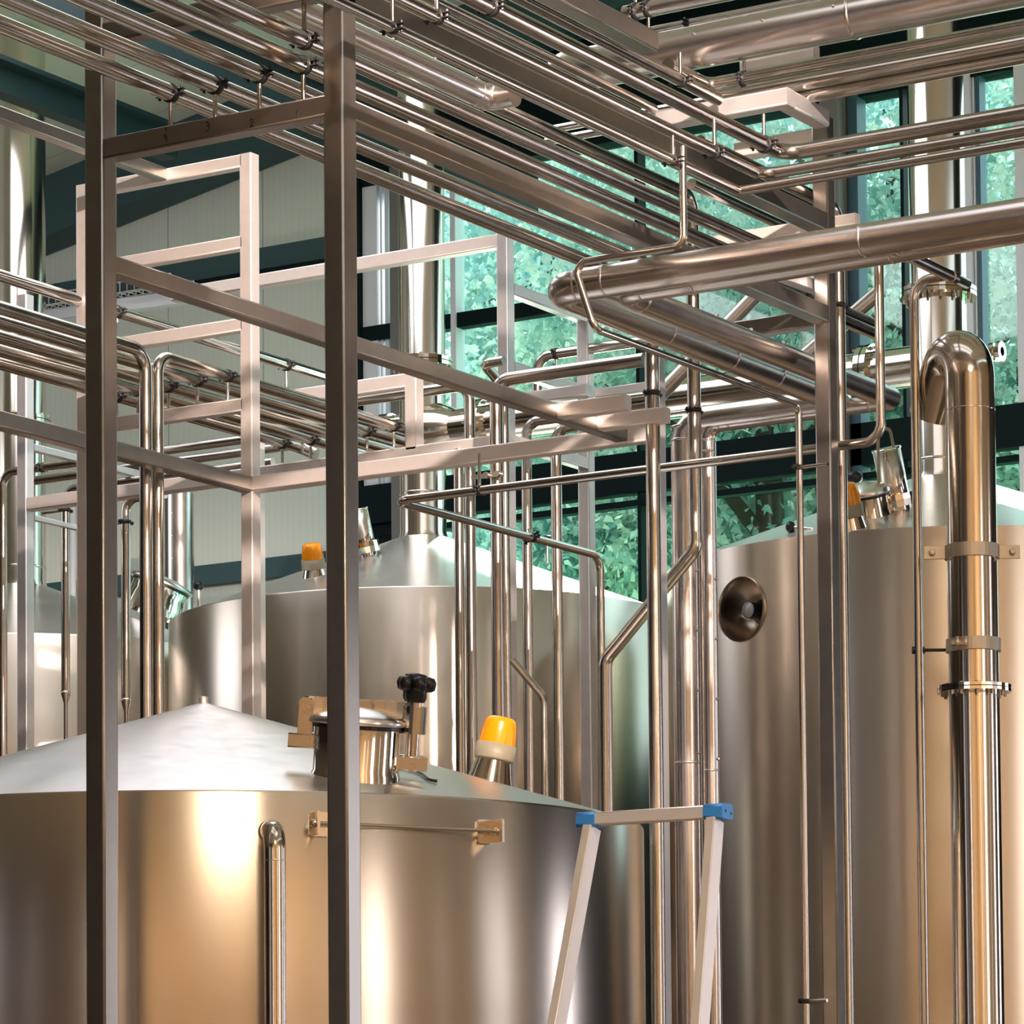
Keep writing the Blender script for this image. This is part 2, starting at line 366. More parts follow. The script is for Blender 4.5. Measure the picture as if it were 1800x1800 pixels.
def mullion(i, px0, px1, m, d=.10, base=700, z0=None, z1=None):
    b = MB(); b.box((W(px0, base).x, YW - d, W(900, 1280).z if z0 is None else z0), (W(px1, base).x, YW + .04, ZH + .1 if z1 is None else z1)); return struct(b.build('trim_%d' % i, m))
mullion(6, 628, 646, M_fdark, .13); mullion(7, 647, 672, M_white, .08, z0=Zt); mullion(8, 676, 679, M_white, .06, z0=Zt); mullion(9, 684, 690, M_white, .06, z0=Zt)
mullion(10, 709, 724, M_conc, .22); mullion(11, 805, 814, M_white, .12); mullion(12, 1129, 1135, M_fdark, .11)
mullion(13, 1473, 1505, M_conc, .30); mullion(14, 1508, 1525, M_fblue, .14); mullion(15, 1598, 1604, M_fdark, .12)
mullion(16, 1697, 1722, M_white, .12); mullion(17, 1724, 1727, M_white, .08); mullion(18, 1730, 1737, M_fblue, .09)
for i, (a, c, z0, z1) in enumerate(((690, 709, Zt, ZH), (814, 1129, Zt, ZH), (724, 1129, W(900, 1280).z, Zt4), (1135, 1473, Zt, ZH), (1135, 1473, W(900, 1280).z, Zt4), (1525, 1598, Zt, ZH), (1525, 1598, W(900, 1280).z, Zt4), (1737, 1990, Zt, ZH), (1604, 1990, W(900, 1280).z, Zt4), (646, 1990, Zt3, Zt2))):
    b = MB(); xa, xb = W(a, 700).x, W(c, 700).x
    b.box((xa, YW - .012, z0), (xb, YW - .004, z1)); struct(b.build('window_%d' % (i + 1), M_glass))
mullion(19, 1800, 1835, M_white, .12)
b = MB(); b.box((-8.2, YW - .02, 0), (XR, YW + .15, ZTOP)); struct(b.build('wall_back', M_brown))
b = MB(); b.box((W(1990, 700).x, YW - .012, Zt), (-8.2, YW - .004, ZH)); struct(b.build('window_11', M_glass))
b = MB(); b.box((W(1990, 700).x, YW - .012, W(900, 1280).z), (-8.2, YW - .004, Zt4)); struct(b.build('window_12', M_glass))
# low teal rail on the cream wall, teal band and a dark recess higher up
b = MB(); b.box((XL, YW - .10, W(400, 1027).z), (W(628, 990).x, YW, W(400, 992).z)); struct(b.build('trim_20', M_teal2))
b = MB(); b.box((XL, YW - .12, W(540, 478).z), (XWIN, YW, W(540, 428).z)); struct(b.build('trim_21', M_teal2))
b = MB(); b.box((XL, YW - .20, W(500, 485).z), (W(628, 470).x, YW - .05, W(500, 477).z)); struct(b.build('trim_22', M_fdark))
# sloping roof: cream ribbed panels, a deep teal rafter along the gable and teal purlins
def roofbox(name, x0, x1, y0, y1, lo, hi, m):
    b = MB(); vs = [(x, y, roofz(x, u)) for u in (lo, hi) for y in (y0, y1) for x in (x0, x1)]
    b.add(vs, [(0, 2, 3, 1), (4, 5, 7, 6), (0, 1, 5, 4), (2, 6, 7, 3), (0, 4, 6, 2), (1, 3, 7, 5)], False); return struct(b.build(name, m))
roofbox('ceiling', XL, XR, YB, YW + .2, .62, .75, M_ceil)
roofbox('trim_23', XL, XR, YW - .45, YW - .02, 0, .62, M_teal2)
def purlin(i, px, py, w, h, pe=None):
    A = on(px, py, 'Y', YW - 5.0); z1 = roofz(A.x, .63); b = MB()
    ye = YW - .45 if pe is None else walk(A, 'Y', pe).y
    b.box((A.x - w / 2, YB, A.z - h), (A.x + w / 2, ye, A.z)); b.box((A.x - w / 2 - .0, YB, A.z - .04), (A.x + w / 2 + .12, ye, A.z)); return struct(b.build('trim_%d' % i, m=M_teal))
purlin(24, 75, 143, .16, .26, 300); purlin(25, 420, 85, .16, .36)
# the other walls of the hall
b = MB(); b.box((XL - .2, YB, 0), (XL, YW, 8.9)); struct(b.build('wall_left', M_brown))
for i_, (xa, xb, mm) in enumerate(((XL, -22.0, M_brown), (-22.0, -5.0, M_grey), (-5.0, XR, M_tan))):
    b = MB(); b.box((xa, YB - .2, 0), (xb, YB, 16)); struct(b.build('wall_front', mm))
b = MB(); b.box((XR, YB, 0), (XR + .2, YW, 16)); struct(b.build('wall_right', M_tan))

# ---------------------------------------------------------------- trees outside
b = MB(); b.box((-70, YW + .5, -.6), (40, YW + 60, -.4)); struct(b.build('ground', M_grass))
def tree(px, py, dist, R, n, leaf, label, sz):
    A = on(px, py, 'Y', YW + dist); rt = empty('leafy_tree', Vector((A.x, A.y, -.4)), label, 'tree', 'trees outside the hall windows')
    b = MB(); b.sweep([Vector((A.x, A.y, -.4)), Vector((A.x + .2, A.y, A.z * .5)), Vector((A.x, A.y + .2, A.z + R * .3))], [.30, .24, .10], 12)
    for k in range(9):
        a = k * 2.4; z0 = A.z * (.5 + .05 * k); b.sweep([Vector((A.x, A.y, z0)), Vector((A.x + math.cos(a) * R * .4, A.y + math.sin(a) * R * .3, z0 + R * .35)), Vector((A.x + math.cos(a) * R * .8, A.y + math.sin(a) * R * .5, z0 + R * .5))], [.09, .05, .02], 6)
    b.build('trunk', M_bark, rt)
    rnd = random.Random(px); b = MB(); cl = []
    for k in range(70):
        while True:
            q = Vector((rnd.uniform(-1, 1), rnd.uniform(-1, 1), rnd.uniform(-1, 1)))
            if .25 < q.length < 1: break
        cl.append(Vector((A.x + q.x * R, A.y + q.y * R * .6, A.z + q.z * R * 1.15)))
    for k in range(n):
        c = cl[rnd.randrange(70)]; P = c + Vector((rnd.gauss(0, .28 * R * .5), rnd.gauss(0, .2 * R * .5), rnd.gauss(0, .2 * R * .5)))
        s = sz * rnd.uniform(.6, 1.3); t = Vector((rnd.gauss(0, .7), rnd.gauss(0, .7), -rnd.uniform(.2, 1))).normalized(); u = t.cross(Vector((rnd.gauss(0, 1), rnd.gauss(0, 1), rnd.gauss(0, 1)))).normalized(); w = t.cross(u)
        # a five-pointed leaf folded along its midrib
        pts = [P, P + t * s * .25 + u * s * .5, P + t * s * .5 + u * s * .28, P + t * s, P + t * s * .5 - u * s * .28, P + t * s * .25 - u * s * .5]
        pts[3] = pts[3] + w * s * .15; b.add(pts, [(0, 1, 2, 3), (0, 3, 4, 5)], False)
    b.build('foliage', M_leaf[leaf], rt)
tree(1010, 950, 4.5, 2.6, 17472, 1, 'blue-green leafy tree outside behind the group of thin upright pipes', 0.109)
tree(1330, 700, 4.2, 2.9, 21840, 0, 'light green leafy tree outside between the two box posts at the centre right', 0.109)
tree(1560, 420, 6.5, 3.2, 21840, 1, 'pale tree outside seen left of the wide exhaust stack on the right', 0.117)
tree(1790, 560, 4.6, 2.9, 21840, 0, 'green leafy tree outside at the right edge behind the gooseneck pipe', 0.100)
tree(950, 560, 5.5, 3.0, 17472, 0, 'leafy tree outside behind the crossbars left of the capped insulated pipe', 0.109)
tree(700, 520, 5.0, 2.6, 10752, 1, 'tree outside seen through the narrow pane beside the left exhaust stack', 0.100)
tree(1200, 300, 9.0, 4.2, 25200, 1, 'tall tree outside filling the upper part of the middle window', 0.142)
tree(1700, 950, 7.0, 3.6, 20160, 1, 'low dense tree outside showing below the dark window rail on the right', 0.125)

# ---------------------------------------------------------------- brewing tanks
def cone_hit(T, px, py):
    """where the view through a pixel meets the sloping top of a tank"""
    r = C2W @ Vector(((px - CX) / F, (py - CY) / F, 1.0)); z = T['d'] - T['r'] * 1.05
    while z < T['d'] + T['r']:
        P = EYE + r * z; q = math.hypot(P.x - T['x'], P.y - T['y'])
        if q < T['r'] and P.z < T['rim'] + T['rise'] * (1 - q / T['r']): return P
        z += .004
    return EYE + r * T['d']
def wall_hit(T, px, py, r=None):
    r = r or T['r']; d = C2W @ Vector(((px - CX) / F, (py - CY) / F, 1.0)); z = T['d'] - r * 1.05
    while z < T['d'] + r:
        P = EYE + d * z
        if math.hypot(P.x - T['x'], P.y - T['y']) < r: return P
        z += .002
    return EYE + d * T['d']
def tank(P, r, rim, rise, label, top_r=.0, hole=None):
    rt = empty('brewing_tank', Vector((P.x, P.y, 0)), label, 'tank')
    T = dict(x=P.x, y=P.y, r=r, rim=rim, rise=rise, d=depth(Vector((P.x, P.y, rim))), o=rt)
    C = Vector((P.x, P.y, 0)); Z = Vector((0, 0, 1))
    b = MB(); b.lathe(C, Z, [(.35, r), (rim * .36, r), (rim * .68, r), (rim - .012, r), (rim, r - .006)], 160, True, False)
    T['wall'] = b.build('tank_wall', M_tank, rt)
    prof = [(rim, r - .006)]
    for k in range(1, 9):
        f = k / 8; rr = (r - .01) * (1 - f) + top_r * f
        prof.append((rim + rise * (1 - rr / r), rr))
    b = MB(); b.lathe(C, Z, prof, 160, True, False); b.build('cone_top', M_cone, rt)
    b = MB(); b.lathe(C, Z, [(0, r * .9), (.35, r), ], 96, True, True); b.build('base_skirt', M_dull, rt)
    return T
def slope_n(T, P):
    q = Vector((P.x - T['x'], P.y - T['y'], 0)); q.normalize(); return Vector((q.x * T['rise'], q.y * T['rise'], T['r'])).normalized()
TK1 = tank(T1, T1R, RIM1, .74, 'large nearest steel tank with a cone top and the manway, cut by the bottom edge', .0)
TK2 = tank(T2, TR, RIM, .82, 'tall steel tank in the middle with a wide exhaust stack on its cone', .2)
TK3 = tank(T3, TR, RIM, .82, 'tall steel tank on the right with a round recessed sight port in its side', .2)
TK4 = tank(T4, TR, RIM, .82, 'tall steel tank at the far left, only a strip showing between upright pipes', .2)

def stack(T, dpx, px, py, pyb, label, fl=None, R=1.25, seams=()):
    r = dpx / 2 * T['d'] / F; zb = T['rim'] + T['rise'] * (1 - r / T['r']) - .02; C = Vector((T['x'], T['y'], 0)); Z = Vector((0, 0, 1))
    top = roofz(T['x'] - r * 1.1, .61)
    b = MB(); b.lathe(C, Z, [(zb - .05, r * 1.12), (zb + .06, r), (top, r)], 56)
    o = b.build('exhaust_stack', M_stack, label=label, category='exhaust stack')
    p = Pipe(); p.o = o; p.r = r; p.pts = [Vector((C.x, C.y, zb)), Vector((C.x, C.y, top))]
    if fl: flange(p, 0, fl, r * R, .035, bolts=12)
    for s in seams: band(p, 0, s, 1.02, .012, o, M_stack)
    return p
S2 = stack(TK2, 82, 0, 0, 0, 'wide polished exhaust stack rising from the middle tank past the windows', 640, 1.34, (870,))
S3 = stack(TK3, 100, 0, 0, 0, 'wide polished exhaust stack with a bolted flange on the right-hand tank', 517, 1.36, (812, 862))
S4 = stack(TK4, 92, 0, 0, 0, 'polished exhaust stack at the left edge of the picture', 742, 1.2, (1000,))

# horizontal duct between the two stacks, with bolted flanges, and a stub to the left
A = on(1580, 648, 'Y', YT); dz = A.z
D1 = pipe('thick horizontal duct with bolted flanges joining the two polished exhaust stacks', Vector((T2.x + .15, YT, dz)), [('P', Vector((T3.x - .15, YT, dz)))], 68, M_stack, name='flanged_duct', n=32)
flange(D1, 0, 852, D1.r * 1.35, .05, bolts=12); flange(D1, 0, 1530, D1.r * 1.35, .05, bolts=12)
b = MB(); b.lathe(Vector((D1.pts[0].x - .02, YT, dz)), Vector((1, 0, 0)), [(0, D1.r * 1.5), (.12, D1.r * 1.32), (.22, D1.r)], 36, True, False); b.build('duct_collar', M_stack, D1.o)
D2 = pipe('short horizontal duct stub with a bolted flange left of the middle exhaust stack', Vector((T2.x - .15, YT, dz)), [('X', 640)], 60, M_stack, name='flanged_duct', n=32)
flange(D2, 0, 683, D2.r * 1.4, .05, bolts=12)
V3 = pipe('short sample pipe with a threaded cap right of the gooseneck pipe', on(1700, 626, 'Y', YT), [('X', 1762)], 16, M_mirror, name='sample_pipe')
b = MB(); b.lathe(V3.pts[1], Vector((-1, 0, 0)), [(0, V3.r * .8), (0, V3.r * 2.3), (.03, V3.r * 2.3), (.035, V3.r * 1.3), (.06, V3.r * 1.3), (.062, V3.r * 2.1), (.10, V3.r * 2.1), (.10, V3.r)], 12, False); b.build('threaded_cap', M_mirror, V3.o)
b = MB(); q = on(315, 868, 'Y', YT + 1.6); b.lathe(Vector((q.x, q.y, 0)), Vector((0, 0, 1)), [(0, .14), (q.z, .14)], 28)
o = b.build('insulated_duct', M_clad, label='upright insulated duct with screws standing behind the left tanks', category='duct')
b = MB()
for py in (900, 940, 980, 1020):
    s = on(318, py, 'Y', q.y - .13); b.lathe(Vector((q.x + .02, q.y - .137, s.z)), Vector((0, -1, 0)), [(0, .012), (.012, .006)], 8)
b.build('cladding_screws', M_mirror, o)
b = MB(); q = on(128, 880, 'Y', YW - .2); b.lathe(Vector((q.x, q.y, 0)), Vector((0, 0, 1)), [(0, .035), (q.z, .035)], 20)
b.build('downpipe', M_white, label='white downpipe on the cream wall behind the far left tank', category='pipe')

# ---------------------------------------------------------------- fittings on the tanks
def beacon(P, ax, k, label, h=1.0):
    rt = empty('warning_beacon', P, label, 'warning light'); a = ax.normalized()
    b = MB(); b.lathe(P - a * .10, a, [(0, k * .66), (.10 + k * .42 * h, k * .44)], 28); b.build('neck', M_mirror, rt)
    b = MB(); Q = P + a * k * .43 * h; b.lathe(Q, a, [(0, k * .44), (.0, k * .50), (k * .05, k * .51), (k * .40, k * .50), (k * .40, k * .44)], 32); b.build('base_ring', M_beige, rt)
    b = MB(); Q = Q + a * k * .40; prof = [(0, k * .46), (k * .28, k * .44), (k * .52, k * .40), (k * .62, k * .37), (k * .68, k * .29), (k * .70, 0.001)]
    n = 48; u = a.orthogonal().normalized(); w = a.cross(u); vs = []
    for d, r in prof:
        for i in range(n):
            rr = r * (1 + (.018 if i % 2 else 0)); vs.append(Q + a * d + (u * math.cos(2 * math.pi * i / n) + w * math.sin(2 * math.pi * i / n)) * rr)
    b.add(vs, [(i * n + j, i * n + (j + 1) % n, (i + 1) * n + (j + 1) % n, (i + 1) * n + j) for i in range(len(prof) - 1) for j in range(n)]); b.build('amber_lens', M_orange, rt); return rt
P = cone_hit(TK1, 862, 1366); beacon(P, slope_n(TK1, P) + Vector((0, 0, .5)), .225, 'amber warning beacon on the nearest tank right of the manway')
P = cone_hit(TK2, 553, 1012); beacon(P, slope_n(TK2, P) + Vector((0.1, 0, .3)), .19, 'amber warning beacon on the middle tank, half hidden by the front post', .7)
P = cone_hit(TK3, 1495, 928); beacon(P, slope_n(TK3, P), .22, 'amber warning beacon on the right-hand tank beside the box post', .9)

def sight_lamp(P, ax, r, L, label, m=M_mirror, tip=False):
    a = ax.normalized(); rt = empty('sight_lamp', P, label, 'tank lamp')
    b = MB(); b.lathe(P - a * .05, a, [(0, r * .95), (.07, r * .95)], 28); b.build('weld_socket', m, rt)
    b = MB(); b.lathe(P + a * .02, a, [(0, r * 1.2), (0, r * 1.42), (.05, r * 1.46), (.09, r * 1.42), (.09, r)], 16, False); b.build('union_nut', m, rt)
    b = MB(); b.lathe(P + a * .11, a, [(0, r), (L, r), (L, r * 1.05), (L + .015, r * 1.05), (L + .015, 0.001)], 28); b.build('lamp_housing', m, rt)
    if tip:
        u = a.cross(Vector((0, 0, 1))).normalized(); Q = P + a * (L + .12)
        b = MB(); b.sweep(fillet([Q - u * r * .6, Q - u * r * .6 + a * .16, Q - u * r * .1 + a * .10 - Vector((.0, r * 1.1, 0)), Q - Vector((0, r * 1.3, L)), P - Vector((-.02, r * 1.3, 0))], .05), .012, 8); b.build('lamp_cable', M_beige, rt)
    return rt
P = cone_hit(TK3, 1578, 893); sight_lamp(P, slope_n(TK3, P) + Vector((-.12, 0, .1)), .105, .32, 'cylindrical steel lamp with a grey cable on the cone of the right-hand tank', tip=True)
P = cone_hit(TK2, 648, 975); sight_lamp(P, slope_n(TK2, P) + Vector((-.1, 0, .25)), .075, .26, 'slim steel lamp on the middle tank just right of the front post')

def manway(P, n, r, h, label, full=True):
    """round manway: neck, gasketed lid, yoke with brackets and clamping handwheels"""
    n = n.normalized(); rt = empty('manway', P, label, 'manway')
    u = (C2W @ Vector((1, 0, 0))); u = (u - n * u.dot(n)).normalized(); w = n.cross(u)     # u runs to the right, w away
    b = MB(); b.lathe(P - n * .15, n, [(0, r * 1.06), (.15, r * 1.04), (.17, r), (h + .15, r)], 56, True, False); b.build('neck', M_mirror, rt)
    Q = P + n * h
    b = MB(); b.lathe(Q, n, [(0, r * .99), (0, r * 1.04), (.022, r * 1.04), (.022, r * .99)], 48, False, False); b.build('gasket', M_black, rt)
    Q = Q + n * .022
    b = MB(); b.lathe(Q, n, [(0, r), (0, r * 1.13), (.012, r * 1.15), (.03, r * 1.13), (.045, r * 1.0), (.075, r * .6), (.09, 0.001)], 56, True, False); lid = b.build('lid', M_cone, rt)
    if not full: return rt
    T = Q + n * .085
    b = MB(); arc = []
    for k in range(13):
        a = math.radians(-180 + 180 * k / 12); arc.append(T + u * math.cos(a) * r * 1.22 - w * math.sin(a) * r * .22 * 1.0)
    for i in range(12): b.bar(arc[i], arc[i + 1] + (arc[i + 1] - arc[i]).normalized() * .004, .012, .085, n)
    b.build('yoke_bar', M_dull2, rt)
    for s, dd in ((-1, 0), (.10, .6)):
        A = Q + u * r * (1.20 * s if s < 0 else .12) - w * (r * .02 if s < 0 else -.02)
        b = MB(); b.bar(A - n * .07, A + n * .12, .055, .05, w); b.bar(A - n * .07 - w * .03, A + n * .11 - w * .03, .075, .012, w)
        b.lathe(A + n * .07 - w * .03, -w, [(0, .022), (.02, .022)], 12); br = b.build('yoke_bracket', M_dull2, rt)
    A = Q - u * r * 1.12 - n * .10
    b = MB(); b.bar(A - u * .10, A + u * .14, .09, .075, n); b.build('hinge_block', M_dull2, rt)
    for s, back in ((1.28, 0), (1.20, .16)):
        A = Q + u * r * s + w * back
        b = MB(); b.sweep([A - n * .22, A + n * .20], .030, 16); b.lathe(A - n * .03, n, [(0, .03), (0, .062), (.14, .062), (.14, .03)], 20, False); b.bar(A - n * .18 - u * .10, A - n * .18 + u * .08, .06, .075, n)
        b.lathe(A - n * .20 - w * .035, -w, [(0, .02), (.02, .02)], 12); bo = b.build('clamp_bolt', M_mirror, rt)
        b = MB(); b.lathe(A + n * .13, n, [(0, .045), (.02, .055), (.09, .055), (.11, .05)], 20)
        for k in range(5):
            a = 2 * math.pi * k / 5; c = A + n * .225 + (u * math.cos(a) + w * math.sin(a)) * .062
            b.lathe(c - n * .04, n, [(0, .016), (.01, .034), (.045, .040), (.07, .030), (.078, .001)], 14)
        b.lathe(A + n * .19, n, [(0, .05), (.08, .05), (.09, .001)], 20); b.build('star_knob', M_black, bo)
    return rt
M_dull2 = metal('satin_bracket_steel', (.68, .60, .50), .26, (1, 1, 1), 10, .06, .06)
P = cone_hit(TK1, 624, 1362); n1 = (slope_n(TK1, P) * .55 + Vector((0, 0, .45))).normalized()
manway(P + n1 * .0, n1, .222, .235, 'round manway with yoke bar and black star knobs on the nearest tank')
P = cone_hit(TK3, 1527, 906); manway(P, slope_n(TK3, P), .16, .14, 'small round manway neck and lid behind the beacon on the right-hand tank', False)
P = cone_hit(TK4, 275, 1052); manway(P, slope_n(TK4, P), .26, .10, 'low round manway lid on the far left tank behind the paired pipes', False)
def knob(P, ax, k, label):
    rt = empty('clamp_knob', P, label, 'knob'); a = ax.normalized(); b = MB(); b.sweep([P - a * .03, P + a * .14], .014, 10); b.build('threaded_rod', M_mirror, rt)
    b = MB(); b.lathe(P + a * .13, a, [(0, k * .5), (k * .4, k), (k * 1.1, k * 1.05), (k * 1.5, k * .7), (k * 1.6, .001)], 20); b.build('knob_cap', M_black, rt)
P = cone_hit(TK2, 962, 985); knob(P, Vector((0, 0, 1)), .052, 'black clamp knob on the right flank of the middle tank cone')
P = cone_hit(TK3, 1502, 880); knob(P, Vector((.0, 0, 1)), .06, 'black clamp knob just behind the beacon of the right-hand tank')
P = cone_hit(TK3, 1424, 930); knob(P, Vector((-1, 0, .2)), .04, 'small black knob on the left flank of the right-hand tank cone')
P = cone_hit(TK2, 349, 1064); knob(P, Vector((0, 0, .6)), .045, 'black knob peeping over the left rim of the middle tank')
# nub on the nearest tank's apex, and the cable lying on its cone
b = MB(); Z = Vector((0, 0, 1)); b.lathe(Vector((T1.x, T1.y, RIM1 + .70)), Z, [(0, .028), (.065, .028), (.07, .02)], 16); b.build('apex_stub', M_dull, TK1['o'])
cp = [cone_hit(TK1, x, y) + Vector((0, 0, .012)) for x, y in ((683, 1352), (690, 1347), (697, 1345), (712, 1351), (730, 1358), (744, 1366), (752, 1373), (760, 1376), (768, 1377))]
b = MB(); b.sweep(fillet(cp, .05, 4), .0085, 8); b.build('black_cable', M_black, label='thin black cable lying on the nearest tank cone beside the manway', category='cable')
# rail on the nearest tank wall
def on_wall1(px, py): return wall_hit(TK1, px, py)
b = MB()
rt = empty('tank_rail', on_wall1(700, 1455), 'thin round steel rail on two plates across the front of the nearest tank', 'rail')
ends = []
for px, py in ((560, 1449), (851, 1462)):
    P = on_wall1(px, py); q = Vector((P.x - T1.x, P.y - T1.y, 0)).normalized(); tt = Vector((-q.y, q.x, 0)); bb = MB()
    sg = -1 if px < 700 else 1
    bb.bar(P - q * .03 - tt * 0, P + q * .012, .10, .12, Vector((0, 0, 1))); bb.bar(P - q * .02 + tt * sg * .03, P + q * .115 + tt * sg * .03, .014, .115, Vector((0, 0, 1))); bb.build('end_plate', M_dull2, rt); ends.append(P + q * .07 + tt * sg * .03)
b.sweep(ends, .0095, 14); b.build('round_bar', M_mirror, rt)
for E, sg in ((ends[0], -1), (ends[1], 1)):
    b = MB()
    d = (ends[1] - ends[0]).normalized() * sg; b.lathe(E - d * .01, d, [(0, .02), (.035, .02), (.04, .01)], 12); b.build('end_nut', M_mirror, rt)
P = on_wall1(474, 1462); q = Vector((P.x - T1.x, P.y - T1.y, 0)).normalized()
p = pipe('bent pipe leaving the nearest tank wall and running down to the floor', P - q * .08, [('P', P + q * .17), ('F', 0)], 38, M_stack, 1.0)
b = MB(); b.lathe(P - q * .01, q, [(0, p.r * 1.25), (.015, p.r)], 24, True, False); b.build('weld_collar', M_stack, p.o)
band(p, 1, 1513, 1.01, .004)

# recessed sight port in the wall of the right-hand tank
P = wall_hit(TK3, 1303, 1071); q = Vector((P.x - T3.x, P.y - T3.y, 0)).normalized(); pr_ = .232
cut = MB(); cut.lathe(P - q * .5, q, [(0, pr_), (1.0, pr_)], 64); co = cut.build('cutter', M_tank); bpy.context.view_layer.update()
w = TK3['wall']; solid = w.modifiers.new('s', 'SOLIDIFY'); solid.thickness = .02; solid.offset = -1
bm = w.modifiers.new('b', 'BOOLEAN'); bm.operation = 'DIFFERENCE'; bm.object = co; bm.solver = 'EXACT'
dg = bpy.context.evaluated_depsgraph_get(); me = D.meshes.new_from_object(w.evaluated_get(dg)); w.modifiers.clear(); w.data = me; D.objects.remove(co)
nl = []
for pl in me.polygons:
    for li in pl.loop_indices:
        v_ = me.vertices[me.loops[li].vertex_index].co; q_ = Vector((v_.x, v_.y, 0)).normalized()
        nl.append(q_ if pl.normal.dot(q_) > .6 else (-q_ if pl.normal.dot(q_) < -.6 else pl.normal.copy()))
me.normals_split_custom_set(nl)
rt = empty('sight_port', P, 'round recessed sight port with a small glass in the side of the right-hand tank', 'sight port')
M_rec = metal('port_recess_steel', (.46, .40, .34), .24, (1, 1, 1), 6, .04, .03)
b = MB(); b.lathe(P - q * .30, q, [(0, .001), (0, pr_), (.25, pr_), (.305, pr_ * 1.0), (.314, pr_ * 1.03)], 64, True, False); b.build('recess_tube', M_rec, rt)
b = MB(); b.lathe(P - q * .30, q, [(0, .09), (.10, .09), (.10, .062), (.23, .062), (.23, .052)], 32, False); b.build('glass_holder', M_black, rt)
b = MB(); b.lathe(P - q * .072, q, [(0, .06), (.012, .058), (.022, .001)], 32); b.build('sight_glass', M_glass0, rt)
b = MB(); t_ = Vector((-q.y, q.x, 0)); b.sweep(fillet([P - q * .30 + t_ * .02 - Z * .07, P - q * .2 + t_ * .05 - Z * .14, P - q * .05 + t_ * .10 - Z * .21], .05), .014, 8); b.build('cable', M_black, rt)
b = MB(); b.sweep(fillet([P - q * .28 - Z * .06 + t_ * .1, P - q * .25 - Z * .16 + t_ * .14, P - q * .20 - Z * .22 + t_ * .06], .05), .018, 8); b.build('fitting', M_mirror, rt)

# ---------------------------------------------------------------- welded box-section frames
# 1. front rack: pair of posts near the camera, the far post, and the beams between them
FR = empty('pipe_rack_frame', floor_of(P2), 'dark box-steel pipe rack with the two tall front posts, numbered crossbeam and far right post', 'steel frame')
TOP = P2.z + 2.6
post(FR, floor_of(P1), Vector((X1, YF, TOP)), .113); post(FR, floor_of(P2), Vector((X2, YF, TOP)), .113)
post(FR, floor_of(P4), Vector((X2, Y4, TOP + .3)), .10)
A = on(181.7, 242.5, 'Y', YF); Z1 = A.z
b1 = beamX(FR, Vector((X1, YF, Z1)), Vector((X2 - .1, YF, Z1)), .10)
A = on(300, 13, 'Y', YF); beamX(FR, Vector((X1, YF, A.z)), Vector((X2 - .1, YF, A.z)), .10); Z0 = A.z
A = on(203.3, 448.3, 'X', X1); ZMm = A.z; MA = Vector((X1, YF + .1, ZMm)); MBp = walk(MA, 'Y', 1103)
beamY(FR, MA, MBp, .09, m=M_frame)
A = walk(MA, 'Y', 979); Bq = walk(A, 'X', 1096); beamX(FR, A, Bq, .09, m=M_frame2, name='stub_beam'); NEND = Bq
A = on(1050, 728, 'X', X1); A.y = min(A.y, MBp.y - .1); A = on(1050, 729, 'Y', A.y); A.x = X1; Bq = walk(A, 'X', 1165); beamX(FR, A, Bq, .09, m=M_frame2, name='stub_beam'); N2END = Bq
A = on(620, 173, 'X', X2); beamY(FR, Vector((X2, YF + .1, A.z)), Vector((X2, Y4, A.z)), .10); ZA = A.z
A = on(1107, 205, 'X', X2); beamY(FR, Vector((X2, YF - 1.0, A.z)), Vector((X2, Y4, A.z)), .11); ZB = A.z
A = on(1110, 30, 'X', X2); beamY(FR, walk(A, 'Y', 900), walk(A, 'Y', 1157), .11)
# crossbeams at the far end of the rack
B7 = pix(1383, 152, 19.75); A = walk(B7, 'X', 1100); beamX(FR, A, B7, .10, m=M_frame3)
A = Vector((B7.x, B7.y + .1, B7.z)); beamY(FR, A, Vector((B7.x, on(1458, 218, 'X', B7.x).y, B7.z)), .10, m=M_frame3)
A = on(1430, 224, 'Y', Y4 + .02); A = walk(A, 'X', 1290); beamX(FR, A, Vector((X2 - .09, A.y, A.z)), .10, m=M_frame2)
A = on(1380, 393, 'Y', Y4 + .35); beamX(FR, walk(A, 'X', 1240), Vector((X2 - .0, A.y, A.z)), .07, m=M_frame2)
A = on(1381, 551, 'Y', Y4 + .6); beamX(FR, walk(A, 'X', 1290), walk(A, 'X', 1445), .10, m=M_frame)
A = on(1425, 78, 'Y', Y4 + .02); beamX(FR, walk(A, 'X', 1300), Vector((X2 - .09, A.y, A.z)), .08, m=M_frame2)
beamY(FR, on(1460, 500, 'X', X2 - .12), on(1320, 447, 'X', X2 - .12), .07, m=M_frame3)
# handwritten numbers on the crossbeam
def ink(px, py, strokes, parent, s):
    b = MB(); y = YF - .0008
    O = on(px, py, 'Y', YF)
    for st in strokes:
        pts = [Vector((O.x + x * s, y, O.z + zz * s)) for x, zz in st]; b.sweep(pts, .0026, 6)
    return b.build('handwritten_number', M_ink, parent)
S = .038
ink(293, 236, [[(-.05, .9), (-.05, .35)], [(-.05, .9), (-.09, .8)], [(-.32, .05), (-.35, -.38), (-.05, -.42), (.02, -.40)], [(.0, .0), (.02, -.95)]], b1, S)
ink(365, 222, [[(.0, 1.15), (.0, .75)], [(-.3, .45), (.0, .52), (.22, .35), (.05, .08), (-.08, .02), (.2, -.02), (.3, -.3), (.08, -.58), (-.25, -.5)]], b1, S)
ink(443, 216, [[(-.28, .28), (-.1, .52), (.15, .4), (.12, .1), (-.28, -.5)], [(-.28, -.5), (.0, -.38), (.3, -.48)]], b1, S)
ink(523, 200, [[(-.25, .02), (.1, .5), (.02, -.5)]], b1, S)

